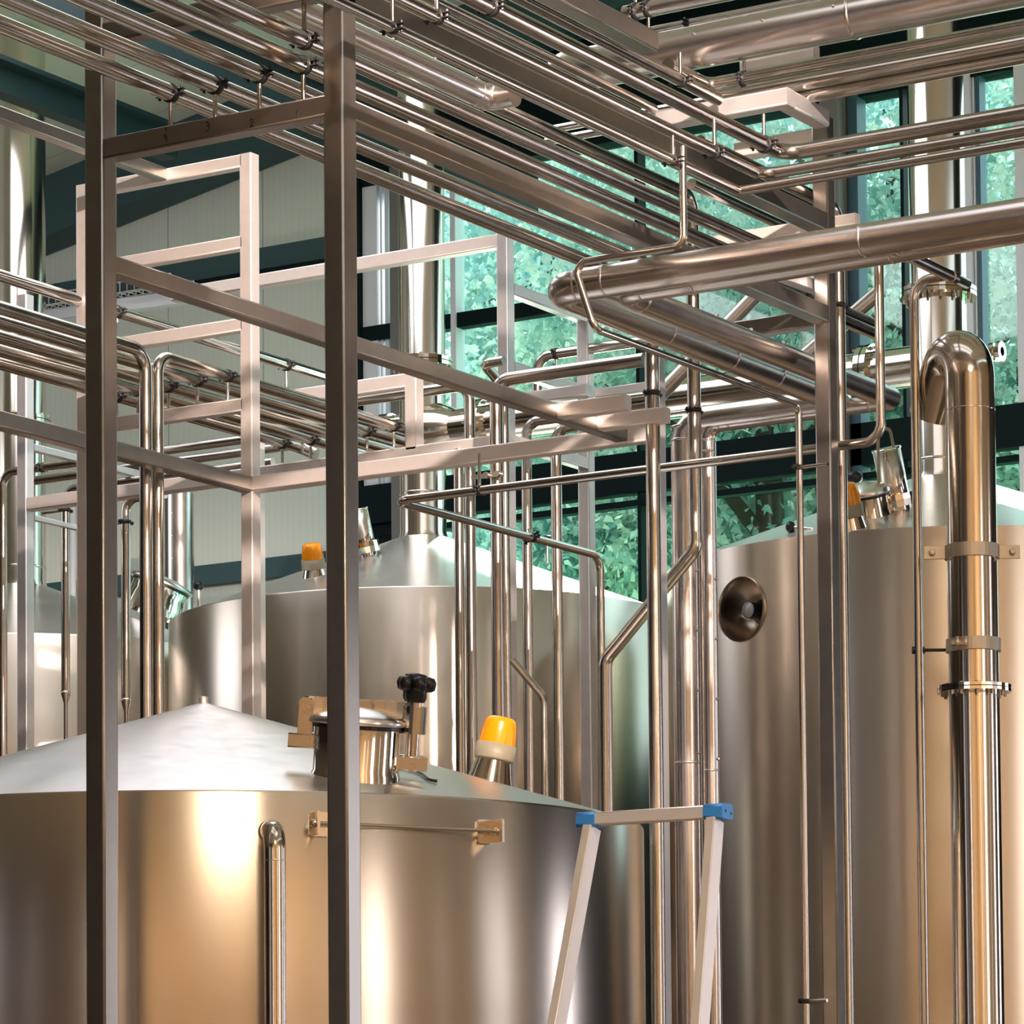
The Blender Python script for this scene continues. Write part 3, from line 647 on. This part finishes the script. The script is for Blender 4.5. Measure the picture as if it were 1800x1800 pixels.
# 2. ladder-like bright frame with rungs, joined to the lower L-shaped beams
FL = empty('ladder_shaped_frame', Vector((XC, YL, 0)), 'bright box-steel frame with ladder-like rungs left of the front post, standing on floor posts', 'steel frame')
def onL(px, py): return on(px, py, 'Y', YL)
LT = onL(436, 268)
post(FL, Vector((XC, YL, 0)), Vector((XC, YL, LT.z)), .095, m=M_frame2)
LP = onL(153, 700)
post(FL, Vector((LP.x, YL, 0)), Vector((LP.x, YL, LT.z)), .095, m=M_frame2)
for px, py in ((436, 268), (410, 416), (410, 560), (418, 700)):
    A = onL(px, py); beamX(FL, Vector((LP.x, YL, A.z)), Vector((XC - .08, YL, A.z)), .085, m=M_frame2, name='rung')
ZR4 = onL(418, 700).z
A = onL(293, 294.5); beamY(FL, walk(A, 'Y', -260), A, .085, m=M_frame)
# 3. L-shaped beams meeting in a corner and the post with the long lower crossbeam
FC = empty('corner_beam_frame', floor_of(P3), 'box-steel frame of two beams meeting in an open corner, with the long lit lower crossbeam', 'steel frame')
beamY(FC, walk(CC, 'Y', -420), CC + Vector((0, .1, 0)), .10)
beamX(FC, CC, Vector((P3.x - .085, YL, CC.z)), .10, m=M_frame2)
post(FC, floor_of(P3), Vector((P3.x, YL, on(1167, 622, 'Y', YL).z)), .095, m=M_frame3)
# 4. frame behind, carrying the middle pipe bundle
FG = empty('pipe_support_frame', Vector((on(731, 720, 'Y', YG).x, YG, 0)), 'box-steel support frame behind the ladder-shaped frame, carrying the bundle of five pipes', 'steel frame')
def onG(px, py): return on(px, py, 'Y', YG)
GB = onG(627, 797); GZ = GB.z; GR = onG(707, 656)
GP = onG(731.7, 720); beamX(FG, onG(46, 874), onG(860, 765), .10, m=M_frame2)
post(FG, GP.copy() if False else Vector((GP.x, YG, GZ - .02)), Vector((GP.x, YG, GR.z)), .10, m=M_frame2)
beamX(FG, Vector((onG(452, 700).x, YG, GR.z)), Vector((GP.x - .09, YG, GR.z)), .10, m=M_frame2)
q = onG(452, 780); post(FG, Vector((q.x, YG, 0)), Vector((q.x, YG, GR.z)), .10, m=M_frame2)
q = onG(46, 700); post(FG, Vector((q.x, YG, 0)), Vector((q.x, YG, onG(46, 516).z)), .095, m=M_frame3)
A = on(58, 779, 'X', q.x); A = Vector((q.x, YG + .1, A.z)); beamY(FG, A, walk(A, 'Y', 250), .055, m=M_frame3)
A = Vector((q.x, YG + .1, on(60, 905, 'X', q.x).z)); beamY(FG, A, walk(A, 'Y', 200), .04, m=M_frame3)
# 5. platform frame in front of the windows
ZK = 24.9
PH = pix(893, 600, ZK); YH, XH = PH.y, PH.x
FH = empty('platform_frame', floor_of(PH), 'pale box-steel platform frame with two posts and crossbars in front of the middle windows', 'steel frame')
HT = on(876, 410, 'Y', YH)
post(FH, floor_of(PH), Vector((XH, YH, HT.z)), .095, m=M_frame3)
beamX(FH, Vector((on(300, 520, 'Y', YH).x, YH, HT.z)), Vector((XH - .09, YH, HT.z)), .095, m=M_frame2)
PK = on(1033, 650, 'X', XH); 
KZ = on(1033, 560, 'X', XH).z
post(FH, floor_of(PK), Vector((XH, PK.y, KZ)), .095, m=M_frame3)
for px, py in ((907, 498), (991, 664), (1012, 797)):
    A = on(px, py, 'X', XH); beamY(FH, Vector((XH, YH + .095, A.z)), Vector((XH, PK.y, A.z)), .085, m=M_frame3)
A = on(1045, 683, 'Y', PK.y); beamX(FH, A, walk(A, 'X', 1150), .07, m=M_frame3)
A = on(912, 690, 'Y', YH + .02); beamX(FH, A, walk(A, 'X', 1030), .085, m=M_frame3)
for par, A_, B_ in ((FH, pix(1160, 694, 24.6), pix(1345, 502, 24.6)), (FR, pix(1385, 652, 24.0), pix(1548, 512, 24.0))):
    b = MB(); b.sweep([A_, B_], .055, 16); b.build('diagonal_brace', M_frame, par)

# ---------------------------------------------------------------- upper pipes on the numbered crossbeam
YB1 = YF + .05
def rackpipe(px, py, dia, label, end, name='steel_pipe', m=M_pipeu, more=(), a0=-300):
    A = on(px, py, 'Y', YB1); s = walk(A, 'Y', a0); d0 = dia * depth(A) / depth(s)
    p = pipe(label, s, [('Y', end)] + list(more), d0, m, name=name); return p
U4 = rackpipe(300, 164, 30, 'lowest pipe of the upper row, ending by the big elbow', 1060)
U3 = rackpipe(378, 150, 30, 'second lowest pipe of the upper row, next to the lowest one', 1135)
U2 = rackpipe(456, 131, 30, 'middle pipe of the upper row, halfway along the numbered crossbeam', 1180)
U1 = rackpipe(533, 115, 31, 'clamped upper pipe nearest the front post, resting on the numbered crossbeam', 1290)
for p, t in ((U4, 300), (U3, 378), (U2, 456), (U1, 533)): clamp(p, 0, t, 1, walk(p.pts[0], 'Y', t).z - p.r - Z1)
U0 = rackpipe(533, 70, 30, 'upper pipe hanging from a rod just left of the front post top', 1425)
clamp(U0, 0, 535, -1, .26)
# pipe that leads right and turns down between the rack posts
A = pix(1205, 341, 21.7); s = walk(A, 'Y', 520)
DN = pipe('pipe running down from the upper rack and kinking sideways low down', s, [('Y', 1216), ('Z', 965), ('P', on(1064, 1160, 'Y', walk(s, 'Y', 1216).y)), ('F', 0)], 24 * 21.7 / depth(s), bend=1.3)
clamp(DN, 1, 722, 1, .22, vec=Vector((1, 0, 0)))
def ypipe(anchor, dia, a0, legs, label, m=M_pipeu, **k):
    """pipe coming along the rack through an anchor (column, row, distance), then further legs"""
    A = pix(*anchor); s = walk(A, 'Y', a0)
    return pipe(label, s, legs, dia * anchor[2] / depth(s), m, **k)
R3 = ypipe((1298, 336, 18.4), 17, 200, [('Y', 1298), ('X', 2600)], 'slim upper pipe turning a sharp corner to the right above the big insulated pipe', bend=.55)
clamp(R3, 0, 690, -1, .22); clamp(R3, 0, 1183, -1, .10)
R2 = ypipe((1326, 301, 18.8), 21, 420, [('Y', 1340), ('X', 2600)], 'medium upper pipe bending right, directly above the slim sharp-cornered one')
clamp(R2, 0, 768, -1, .22); clamp(R2, 0, 1256, -1, .14)
R1 = ypipe((1330, 247, 19.0), 28, 560, [('Y', 1378), ('X', 2600)], 'thick upper pipe in a wide bend to the right under the grey crossbeam', bend=1.5)
clamp(R1, 0, 862, -1, .2); clamp(R1, 0, 1343, -1, .12)
R0 = ypipe((1195, 141, 19.5), 22, 700, [('Y', 1262)], 'dark upper pipe clamped left of the grey crossbeam corner')
clamp(R0, 0, 1196, -1, .12)
R5 = ypipe((850, 44, 18.6), 17, 600, [('Y', 1150)], 'thin dark pipe between the thick pipes of the upper rack')
R6 = ypipe((1000, 20, 18.3), 20, 800, [('Y', 1130)], 'upper pipe leaving the top edge just left of the large insulated pipe')
IP = ypipe((700, 100, 17.6), 48, 300, [('Y', 858), ('X', 905)], 'thick insulated pipe with screw heads along its seam beside the front post', M_clad, bend=.7, name='insulated_pipe')
for t in (835, 845, 853): band(IP, 0, t, 1.04, .006)
screws(IP, 0, (681, 755, 828), Vector((.75, -.3, .75)))
# upper right: large insulated pipe and the three pipes beneath it
TPp = pix(1200, 88, 20.3); s = walk(TPp, 'X', 1000)
TP = pipe('large insulated pipe with screw heads at the top right, running out of the frame', s, [('X', 2600)], 75 * 20.3 / depth(s), M_clad, name='insulated_pipe', n=32)
b = MB(); b.lathe(TP.pts[0] + Vector((.02, 0, 0)), Vector((-1, 0, 0)), [(0, TP.r), (.05, TP.r * .97), (.10, TP.r * .86), (.14, TP.r * .6), (.155, .001)], 32); b.build('end_cap', M_clad, TP.o)
band(TP, 0, 1503, 1.05); screws(TP, 0, (1118, 1236, 1357, 1481), Vector((0, -.95, .35)))
for i, (py, z, d, lab, x0) in enumerate(((122, 20.05, 27, 'first pipe below the large insulated pipe at the top right', 1244), (148, 19.95, 25, 'shaded middle pipe of the three below the large insulated pipe', 1262), (171, 20.05, 28, 'lowest of the three pipes below the large insulated pipe, above the grey crossbeam', 1262))):
    A = pix(1400, py, z); s = walk(A, 'X', x0)
    q = pipe(lab, walk(s, 'Y', x0 - 70) if i == 0 else s, ([('Y', x0)] if i == 0 else []) + [('X', 2600)], d * z / depth(s), M_pipe, bend=.9)
    if i == 0: clamp(q, 1, 1308, -1, .18)
A = pix(1200, 44, 20.9); s = walk(A, 'X', 1120); p = pipe('slim bright pipe with a clamp running above the large insulated pipe', s, [('X', 2600)], 16, M_clad); clamp(p, 0, 1210, 1, .1)
A = pix(1160, 12, 20.6); s = walk(A, 'X', 1098); p = pipe('short fat pipe end hanging in a ring at the very top right of centre', s, [('X', 1600)], 28, M_clad); clamp(p, 0, 1118, -1, .2); clamp(p, 0, 1140, 1, .1)
A = pix(1010, 240, 23.6); s = walk(A, 'X', 960); pipe('short bright pipe glimpsed behind the upper rack', s, [('X', 1330)], 14, M_clad)
A = pix(1000, 222, 23.8); s = walk(A, 'X', 960); pipe('second short bright pipe glimpsed behind the upper rack, above the other', s, [('X', 1330)], 14, M_clad)
# pipes of the far right part of the upper rack
q = ypipe((1400, 332, 20.3), 23, 1230, [('Y', 1472), ('F', 0)], 'pipe bending down beside the far box post and strapped to it', bend=1.5)
clamp(q, 1, 537, 1, .18, vec=Vector((1, -.2, 0)))
ypipe((1230, 330, 20.6), 19, 1215, [('Y', 1470)], 'pipe under the rack running behind the far box post, lower one', M_pipeb)
q = ypipe((1380, 345, 20.9), 19, 1240, [('Y', 1700)], 'pipe above the big insulated pipe sloping away behind the far post', M_pipeb)
q = ypipe((1420, 520, 21.3), 21, 1230, [('Y', 1540)], 'upper of two bright pipes ending behind the hanging loop right of the far post', M_pipeb); clamp(q, 0, 1412, -1, .1)
b = MB(); b.lathe(q.pts[1], Vector((0, 1, 0)), [(0, q.r), (.03, q.r), (.05, q.r * .5)], 20); b.build('end_cap', M_clad, q.o)
ypipe((1440, 545, 21.0), 21, 1240, [('Y', 1540)], 'lower of two bright pipes ending behind the hanging loop right of the far post', M_pipeb)

# ---------------------------------------------------------------- the two big insulated pipes with mitred elbows
s = pix(1500, 426, 17.8); e = walk(s, 'X', 2600)
BP1 = pipe('big insulated pipe crossing the right half, turning away at its left end', e, [('X', 975), ('Y', 1485), ('X', 1203), ('F', 0)], 60.5 * 17.8 / depth(e), M_clad, bend=.75, name='insulated_pipe', n=36, seg=3)
for sg, t in ((0, 1520), (0, 1068), (0, 1018), (1, 1165), (1, 1278), (1, 1358), (2, 1240), (2, 1222), (3, 752), (3, 775), (3, 1342)): band(BP1, sg, t, 1.03, .008)
s = pix(1200, 496, 18.55); e = walk(s, 'X', 2600)
BP2 = pipe('second insulated pipe tucked behind the big one, turning away beneath it', e, [('X', 1092), ('Y', 1565)], 47 * 18.55 / depth(e), M_clad, bend=.75, name='insulated_pipe', n=30, seg=3)
for sg, t in ((0, 1570), (0, 1222), (0, 1130), (1, 1125)): band(BP2, sg, t, 1.04, .008)
screws(BP2, 1, (1251, 1311, 1368), Vector((.5, 0, .85)))
q = BP2.pts[-1]; s = walk(q + Vector((0, -.05, -.03)), 'X', 1545)
BP3 = pipe('narrow insulated pipe under the big one, with a ringed elbow going down to the floor', s, [('X', 1244), ('F', 0)], 29, M_clad, bend=.9, name='insulated_pipe', n=28, seg=4)
for sg, t in ((0, 1530), (0, 1285), (0, 1268), (1, 795), (1, 775), (1, 1355)): band(BP3, sg, t, 1.05, .007)
screws(BP1, 3, (1005, 1110, 1215, 1325), Vector((.97, -.2, 0))); screws(BP3, 1, (1020, 1125, 1230, 1335), Vector((.97, -.2, 0)))
# thin tube that drops from the rack, hooks round the big elbow and runs down
s = pix(1200, 258, 17.85)
TT = pipe('thin tube hooked around the left elbow of the big insulated pipe', s, [('Z', 425), ('X', 1012)], 13.5, M_pipe, bend=1.8)
E = TT.pts[-1]; q = on(1045, 578, 'X', E.x + .12)
TT.o.data.name = 'tube'; D.objects.remove(TT.o)
TT = pipe('thin tube hooked around the left elbow of the big insulated pipe', s, [('Z', 432), ('X', 1008), ('P', q), ('Y', 1404), ('F', 0)], 13.5, M_pipe, bend=1.5, name='thin_tube')
clamp(TT, 4, 822, 1, .16, vec=Vector((-1, 0, 0))); clamp(TT, 4, 1760, 1, .12, vec=Vector((-1, .1, 0)))
# lower loop: down from the right, along under the long crossbeam, back and down
s = pix(1552, 478, 20.6); s.z += .12
q = pix(843, 862, 21.7)
s0 = walk(q, 'X', 1549); s1 = Vector((s0.x, s0.y, on(1550, 430, 'Y', s0.y).z))
WL = pipe('long thin looped pipe: down at the right, across under the lit crossbeam, then sloping away', s1, [('P', s0), ('X', 694), ('Y', 1055), ('F', 0)], 17, M_pipe, bend=2.0)
clamp(WL, 1, 843, -1, .20); clamp(WL, 2, 935, 1, .04, vec=Vector((.4, 0, -1)))

# ---------------------------------------------------------------- vertical pipes between the frames
P3A = pix(1147, 690, 20.6); P3A = walk(Vector((P3A.x, P3A.y, 4)), 'Z', 606)
p = pipe('vertical pipe strapped to the stub beam beside the grey post, right of centre', P3A, [('F', 0)], 25); clamp(p, 0, 692, 1, .2, vec=Vector((1, 0, 0)))
q = pix(1133, 632, 23.2)
V1 = pipe('horizontal pipe right of centre that bends down and runs behind the long lit crossbeam', q, [('X', 872), ('F', 0)], 25, bend=1.2)
b = MB(); A = walk(V1.pts[1], 'Z', 838); b.bar(A + Vector((-.16, -.07, 0)), A + Vector((.10, -.07, 0)), .01, .03)
for x in (-.03, .06): b.lathe(A + Vector((x, -.07, 0)), Vector((0, -1, 0)), [(0, .022), (.03, .022)], 10)
b.build('pipe_bracket', M_pipe, V1.o)
q = pix(886, 634, 24.0); pipe('pipe with a tight swan-neck bend at its top beside the platform post', q, [('X', 850), ('P', pix(886, 682, 24.4)), ('F', 0)], 18, bend=1.1)
q = on(575, 712, 'Y', pix(800, 684, 25.3).y); pipe('horizontal pipe behind the support frame that turns down left of the lit crossbeam bracket', q, [('X', 825), ('F', 0)], 19.5, bend=1.4)
q = pix(806, 782, 24.4); pipe('upright pipe with printed marks just left of the other thin uprights', walk(q, 'Z', 790), [('F', 0)], 18)
q = pix(1010, 731, 25.4); pipe('thin upright pipe with a bend at the top, left of the platform cross members', q, [('X', 925), ('F', 0)], 19, bend=1.4)
q = pix(1040, 744, 25.0); pipe('thin upright pipe with a bend at the top, right of its twin', q, [('X', 977), ('F', 0)], 20, bend=1.4)
q = pix(1150, 597, 25.6); p = pipe('pipe with a bright elbow in front of the foliage, left of the grey post', q, [('X', 944), ('Z', 700)], 19, bend=1.6); clamp(p, 0, 978, 1, .12)
q = pix(900, 1160, 23.4); pipe('short slanting pipe bending upright above the right side of the nearest tank', q, [('P', pix(956, 1226, 23.4)), ('F', 0)], 13.5, bend=2.2)
b = MB()
# ---------------------------------------------------------------- left bundle of five pipes
def bund(px, py, dia, label, legs, a0=-300):
    A = on(px, py, 'Y', YL + .04); s = walk(A, 'Y', a0); return pipe(label, s, legs, dia * depth(A) / depth(s))
PC = bund(347, 668, 23, 'second pipe of the left bundle, below the one that bends down', [('Y', 720)])
PD = bund(296, 678, 23, 'third pipe of the left bundle, counted from the top', [('Y', 690)])
PE = bund(243, 685, 23, 'fourth pipe of the left bundle, running past both clamped rails', [('Y', 640)])
PF = bund(191, 692, 23, 'lowest pipe of the left bundle, ending in an elbow behind the ladder-shaped frame', [('Y', 515)])
b = MB(); E = PF.pts[1]; b.sweep(fillet([E - Vector((0, .05, 0)), E + Vector((0, .10, 0)), E + Vector((.12, .12, -.06))], .07), PF.r * 1.02, 18); b.build('elbow', M_pipeb, PF.o)
PB = bund(400, 661, 22.5, 'top pipe of the left bundle that bends straight down beside its twin', [('Y', 256), ('F', 0)])
A = on(400, 661, 'Y', YL + .04); s = walk(A, 'Y', 277)
PB2 = pipe('twin upright pipe that rises and bends away to the right over the lit rung', floor_of(s), [('P', s), ('Y', 716)], 21.5, bend=1.5)
for p, sg, t in ((PB2, 1, 400), (PC, 0, 347), (PD, 0, 296), (PE, 0, 243), (PF, 0, 205)):
    q = walk(p.pts[sg], 'Y', t); clamp(p, sg, t, 1, max(.03, q.z - p.r - ZR4))
for p, sg, t in ((PB2, 1, 692), (PC, 0, 645), (PD, 0, 598), (PE, 0, 546), (PF, 0, 496)):
    q = walk(p.pts[sg], 'Y', t); clamp(p, sg, t, 1, max(.03, q.z - p.r - GZ))
A = on(300, 578, 'Y', YL + 1.0); s = walk(A, 'Y', -300)
p = pipe('single bright pipe sloping past above the left bundle', s, [('Y', 600)], 21 * depth(A) / depth(s), M_pipeb); clamp(p, 0, 206, 1, .03); clamp(p, 0, 503, 1, .12)
# ---------------------------------------------------------------- pipes behind at the lower left
q = pix(470, 767, 26.4); p = pipe('horizontal pipe at the lower left that turns down at the picture edge', q, [('X', 5), ('F', 0)], 16, bend=1.6); clamp(p, 0, 75, -1, .12)
q = pix(700, 758, 26.6); p = pipe('horizontal pipe behind the support frame, lying just under the corner beam', q, [('X', 60)], 17)
q = pix(480, 812, 26.8); p = pipe('lowest horizontal pipe at the left, turning down and narrowing near the bottom', q, [('X', 115), ('Z', 1215)], 16, bend=1.6); clamp(p, 1, 897, 1, .2, vec=Vector((1, 0, 0)))
def reducer(p, py):
    E = p.pts[-1]; Bt = Vector((E.x, E.y, 0)); b = MB(); Zd = Vector((0, 0, -1)); b.lathe(E, Zd, [(0, p.r), (.0, p.r * 1.1), (.02, p.r * 1.1), (.10, p.r * .45), (E.z, p.r * .42)], 18, True, False); b.build('reducer_tail', M_pipe, p.o)
reducer(p, 1290)
q = pix(290, 868, 26.4); p = pipe('upright pipe with a bend under the rear crossbeam, narrowing near the bottom', q, [('X', 221), ('Z', 1228)], 17, bend=1.4); clamp(p, 1, 918, 1, .2, vec=Vector((1, 0, 0))); reducer(p, 1265)

# ---------------------------------------------------------------- gooseneck vent pipe with clamp bands and flange at the right
G0 = pix(1704, 664, 18.2)
gr = pr(88, G0); h = (C2W @ Vector((-.36, 0, .93))); h.z = 0; h.normalize(); R_ = gr * 1.12; pts = [floor_of(G0), G0]
for k in range(1, 15):
    a = math.radians(150 * k / 14); pts.append(G0 + h * (R_ - R_ * math.cos(a)) + Vector((0, 0, R_ * math.sin(a))))
dd = (pts[-1] - pts[-2]).normalized(); pts.append(pts[-1] + dd * .23)
b = MB(); b.sweep(pts, gr, 48, False); b.sweep([pts[-1], pts[-1] - dd * .3], gr * .97, 48, False)
gp = Pipe(); gp.r = gr; gp.pts = [floor_of(G0), G0]
gp.o = b.build('vent_pipe', M_stack, label='large polished gooseneck vent pipe standing in front of the right-hand tank', category='pipe')
band(gp, 0, 722, 1.012, .004, m=M_stack)
flange(gp, 0, 1212, gr * 1.47, .018, bolts=12)
P = walk(G0, 'Z', 971); b = MB(); b.lathe(P - Z * .035, Z, [(0, gr * 1.0), (0, gr * 1.09), (.07, gr * 1.09), (.07, gr * 1.0)], 48, False, False)
u = C2W @ Vector((1, 0, 0)); u.z = 0; u.normalize(); wv = C2W @ Vector((0, 0, 1)); wv.z = 0; wv.normalize()
for s in (1, -1):
    A = P + u * s * gr * 1.02; b.bar(A, A + u * s * .115, .014, .068, Vector((0, 0, 1)))
    b.lathe(A + u * s * .075 - wv * .005, -wv, [(0, .017), (.022, .017), (.024, .012)], 6, False)
b.build('clamp_band', M_dull, gp.o)
P = walk(G0, 'Z', 1135); b = MB(); b.lathe(P - Z * .033, Z, [(0, gr * 1.0), (0, gr * 1.09), (.066, gr * 1.09), (.066, gr * 1.0)], 48, False, False)
for s in (-.50, -.30):
    A = P + u * s * gr * 1.6 - wv * gr * .85; b.lathe(A, u, [(0, .034), (.012, .034)], 20, False)
A = P + u * -.62 * gr * 1.6 - wv * gr * .9; b.lathe(A, u, [(0, .016), (.13, .016)], 6, False)
b.build('clamp_band', M_dull, gp.o)
# thin standpipe left of it
q = pix(1605, 560, 18.45); top = walk(q, 'Z', 494)
A = walk(top, 'X', 1668)
QT = pipe('thin standpipe left of the gooseneck, with a bend over the stack flange at its top', walk(A, 'Y', 1600) if False else A, [('X', 1606), ('F', 0)], 16.5, bend=2.2, name='standpipe')
s = walk(A, 'Y', 1570); b = MB(); b.sweep([s + Z * .0, A + Vector((0, .05, 0))], QT.r * 1.25, 20); b.lathe(A + Vector((0, .02, 0)), Vector((0, 1, 0)), [(0, QT.r * 1.4), (.05, QT.r * 1.4)], 20); b.build('connecting_branch', M_pipeb, QT.o)
P = walk(top, 'Z', 1143); b = MB(); E = P + u * (gr * 1.0) * .62; b.sweep([P - u * .03, P + u * .17], .009, 10); b.lathe(P - u * .03 - Z * 0, u, [(0, .02), (.065, .02)], 14); b.build('spacer_clamp', M_dark, QT.o)

# ---------------------------------------------------------------- stepladder
ZL = 10.6
rt = empty('stepladder', floor_of(pix(1150, 1440, ZL)), 'aluminium stepladder top with blue plastic corner caps in front of the tanks', 'ladder')
LA = pix(1038, 1441, ZL); LB = walk(LA, 'X', 1262); hL = LA.z
b = MB(); b.bar(LA, LB, .060, .038, Vector((0, 0, 1))); b.build('top_bar', M_alu, rt)
def raildown(A, splay, wd_, dp):
    bot = Vector((A.x + splay * hL, A.y - .27 * hL, 0)); b = MB(); b.bar(A + (bot - A) * .01, bot, dp, wd_, Vector((0, -1, .27)).normalized())
    return b.build('side_rail', M_alu, rt)
raildown(LA + Vector((.010, .0, 0)), -.055, .062, .030); raildown(LB + Vector((-.008, 0, 0)), .055, .062, .030)
for P in (LA, LB):
    b = MB(); b.bar(P - Vector((.032, 0, .001)), P + Vector((.032, 0, -.001)), .068, .046, Vector((0, 0, 1)), .010); c = b.build('corner_cap', M_blue, rt)
    b = MB(); b.lathe(P + Vector((.030, -.015, 0)), Vector((1, 0, 0)), [(0, .005), (.004, .004)], 8); b.lathe(P + Vector((.030, .018, -.006)), Vector((1, 0, 0)), [(0, .005), (.004, .004)], 8); b.build('cap_screws', M_mirror, c)
for k in range(1, 6):
    f = .36 + k * .12; a0 = LA + (Vector((LA.x - .055 * hL, LA.y - .27 * hL, 0)) - LA) * f; a1 = LB + (Vector((LB.x + .055 * hL, LB.y - .27 * hL, 0)) - LB) * f
    b = MB(); b.bar(a0, a1, .08, .025); b.build('tread', M_alu, rt)

# ---------------------------------------------------------------- cable tray at the far left
rt = empty('cable_tray', on(200, 545, 'Y', YW - 2.5), 'wire mesh cable tray with a white support arm behind the ladder-shaped frame', 'cable tray')
A = on(0, 532, 'Y', YW - 2.5); B_ = on(300, 496, 'Y', YW - 2.5); b = MB()
for dy, dz in ((0, 0), (0, -.10), (.35, -.10), (.35, 0), (.17, -.10)): b.sweep([A + Vector((0, dy, dz)), Vector((B_.x, A.y + dy, A.z + dz))], .008, 6)
n = 24
for k in range(n + 1):
    x = A.x + (B_.x - A.x) * k / n; b.sweep([Vector((x, A.y, A.z)), Vector((x, A.y, A.z - .10)), Vector((x, A.y + .35, A.z - .10)), Vector((x, A.y + .35, A.z))], .006, 6)
b.build('wire_basket', M_frame3, rt)
b = MB(); b.bar(on(60, 560, 'Y', YW - 2.3), on(330, 522, 'Y', YW - 2.3), .12, .12); b.build('support_arm', M_white, rt)
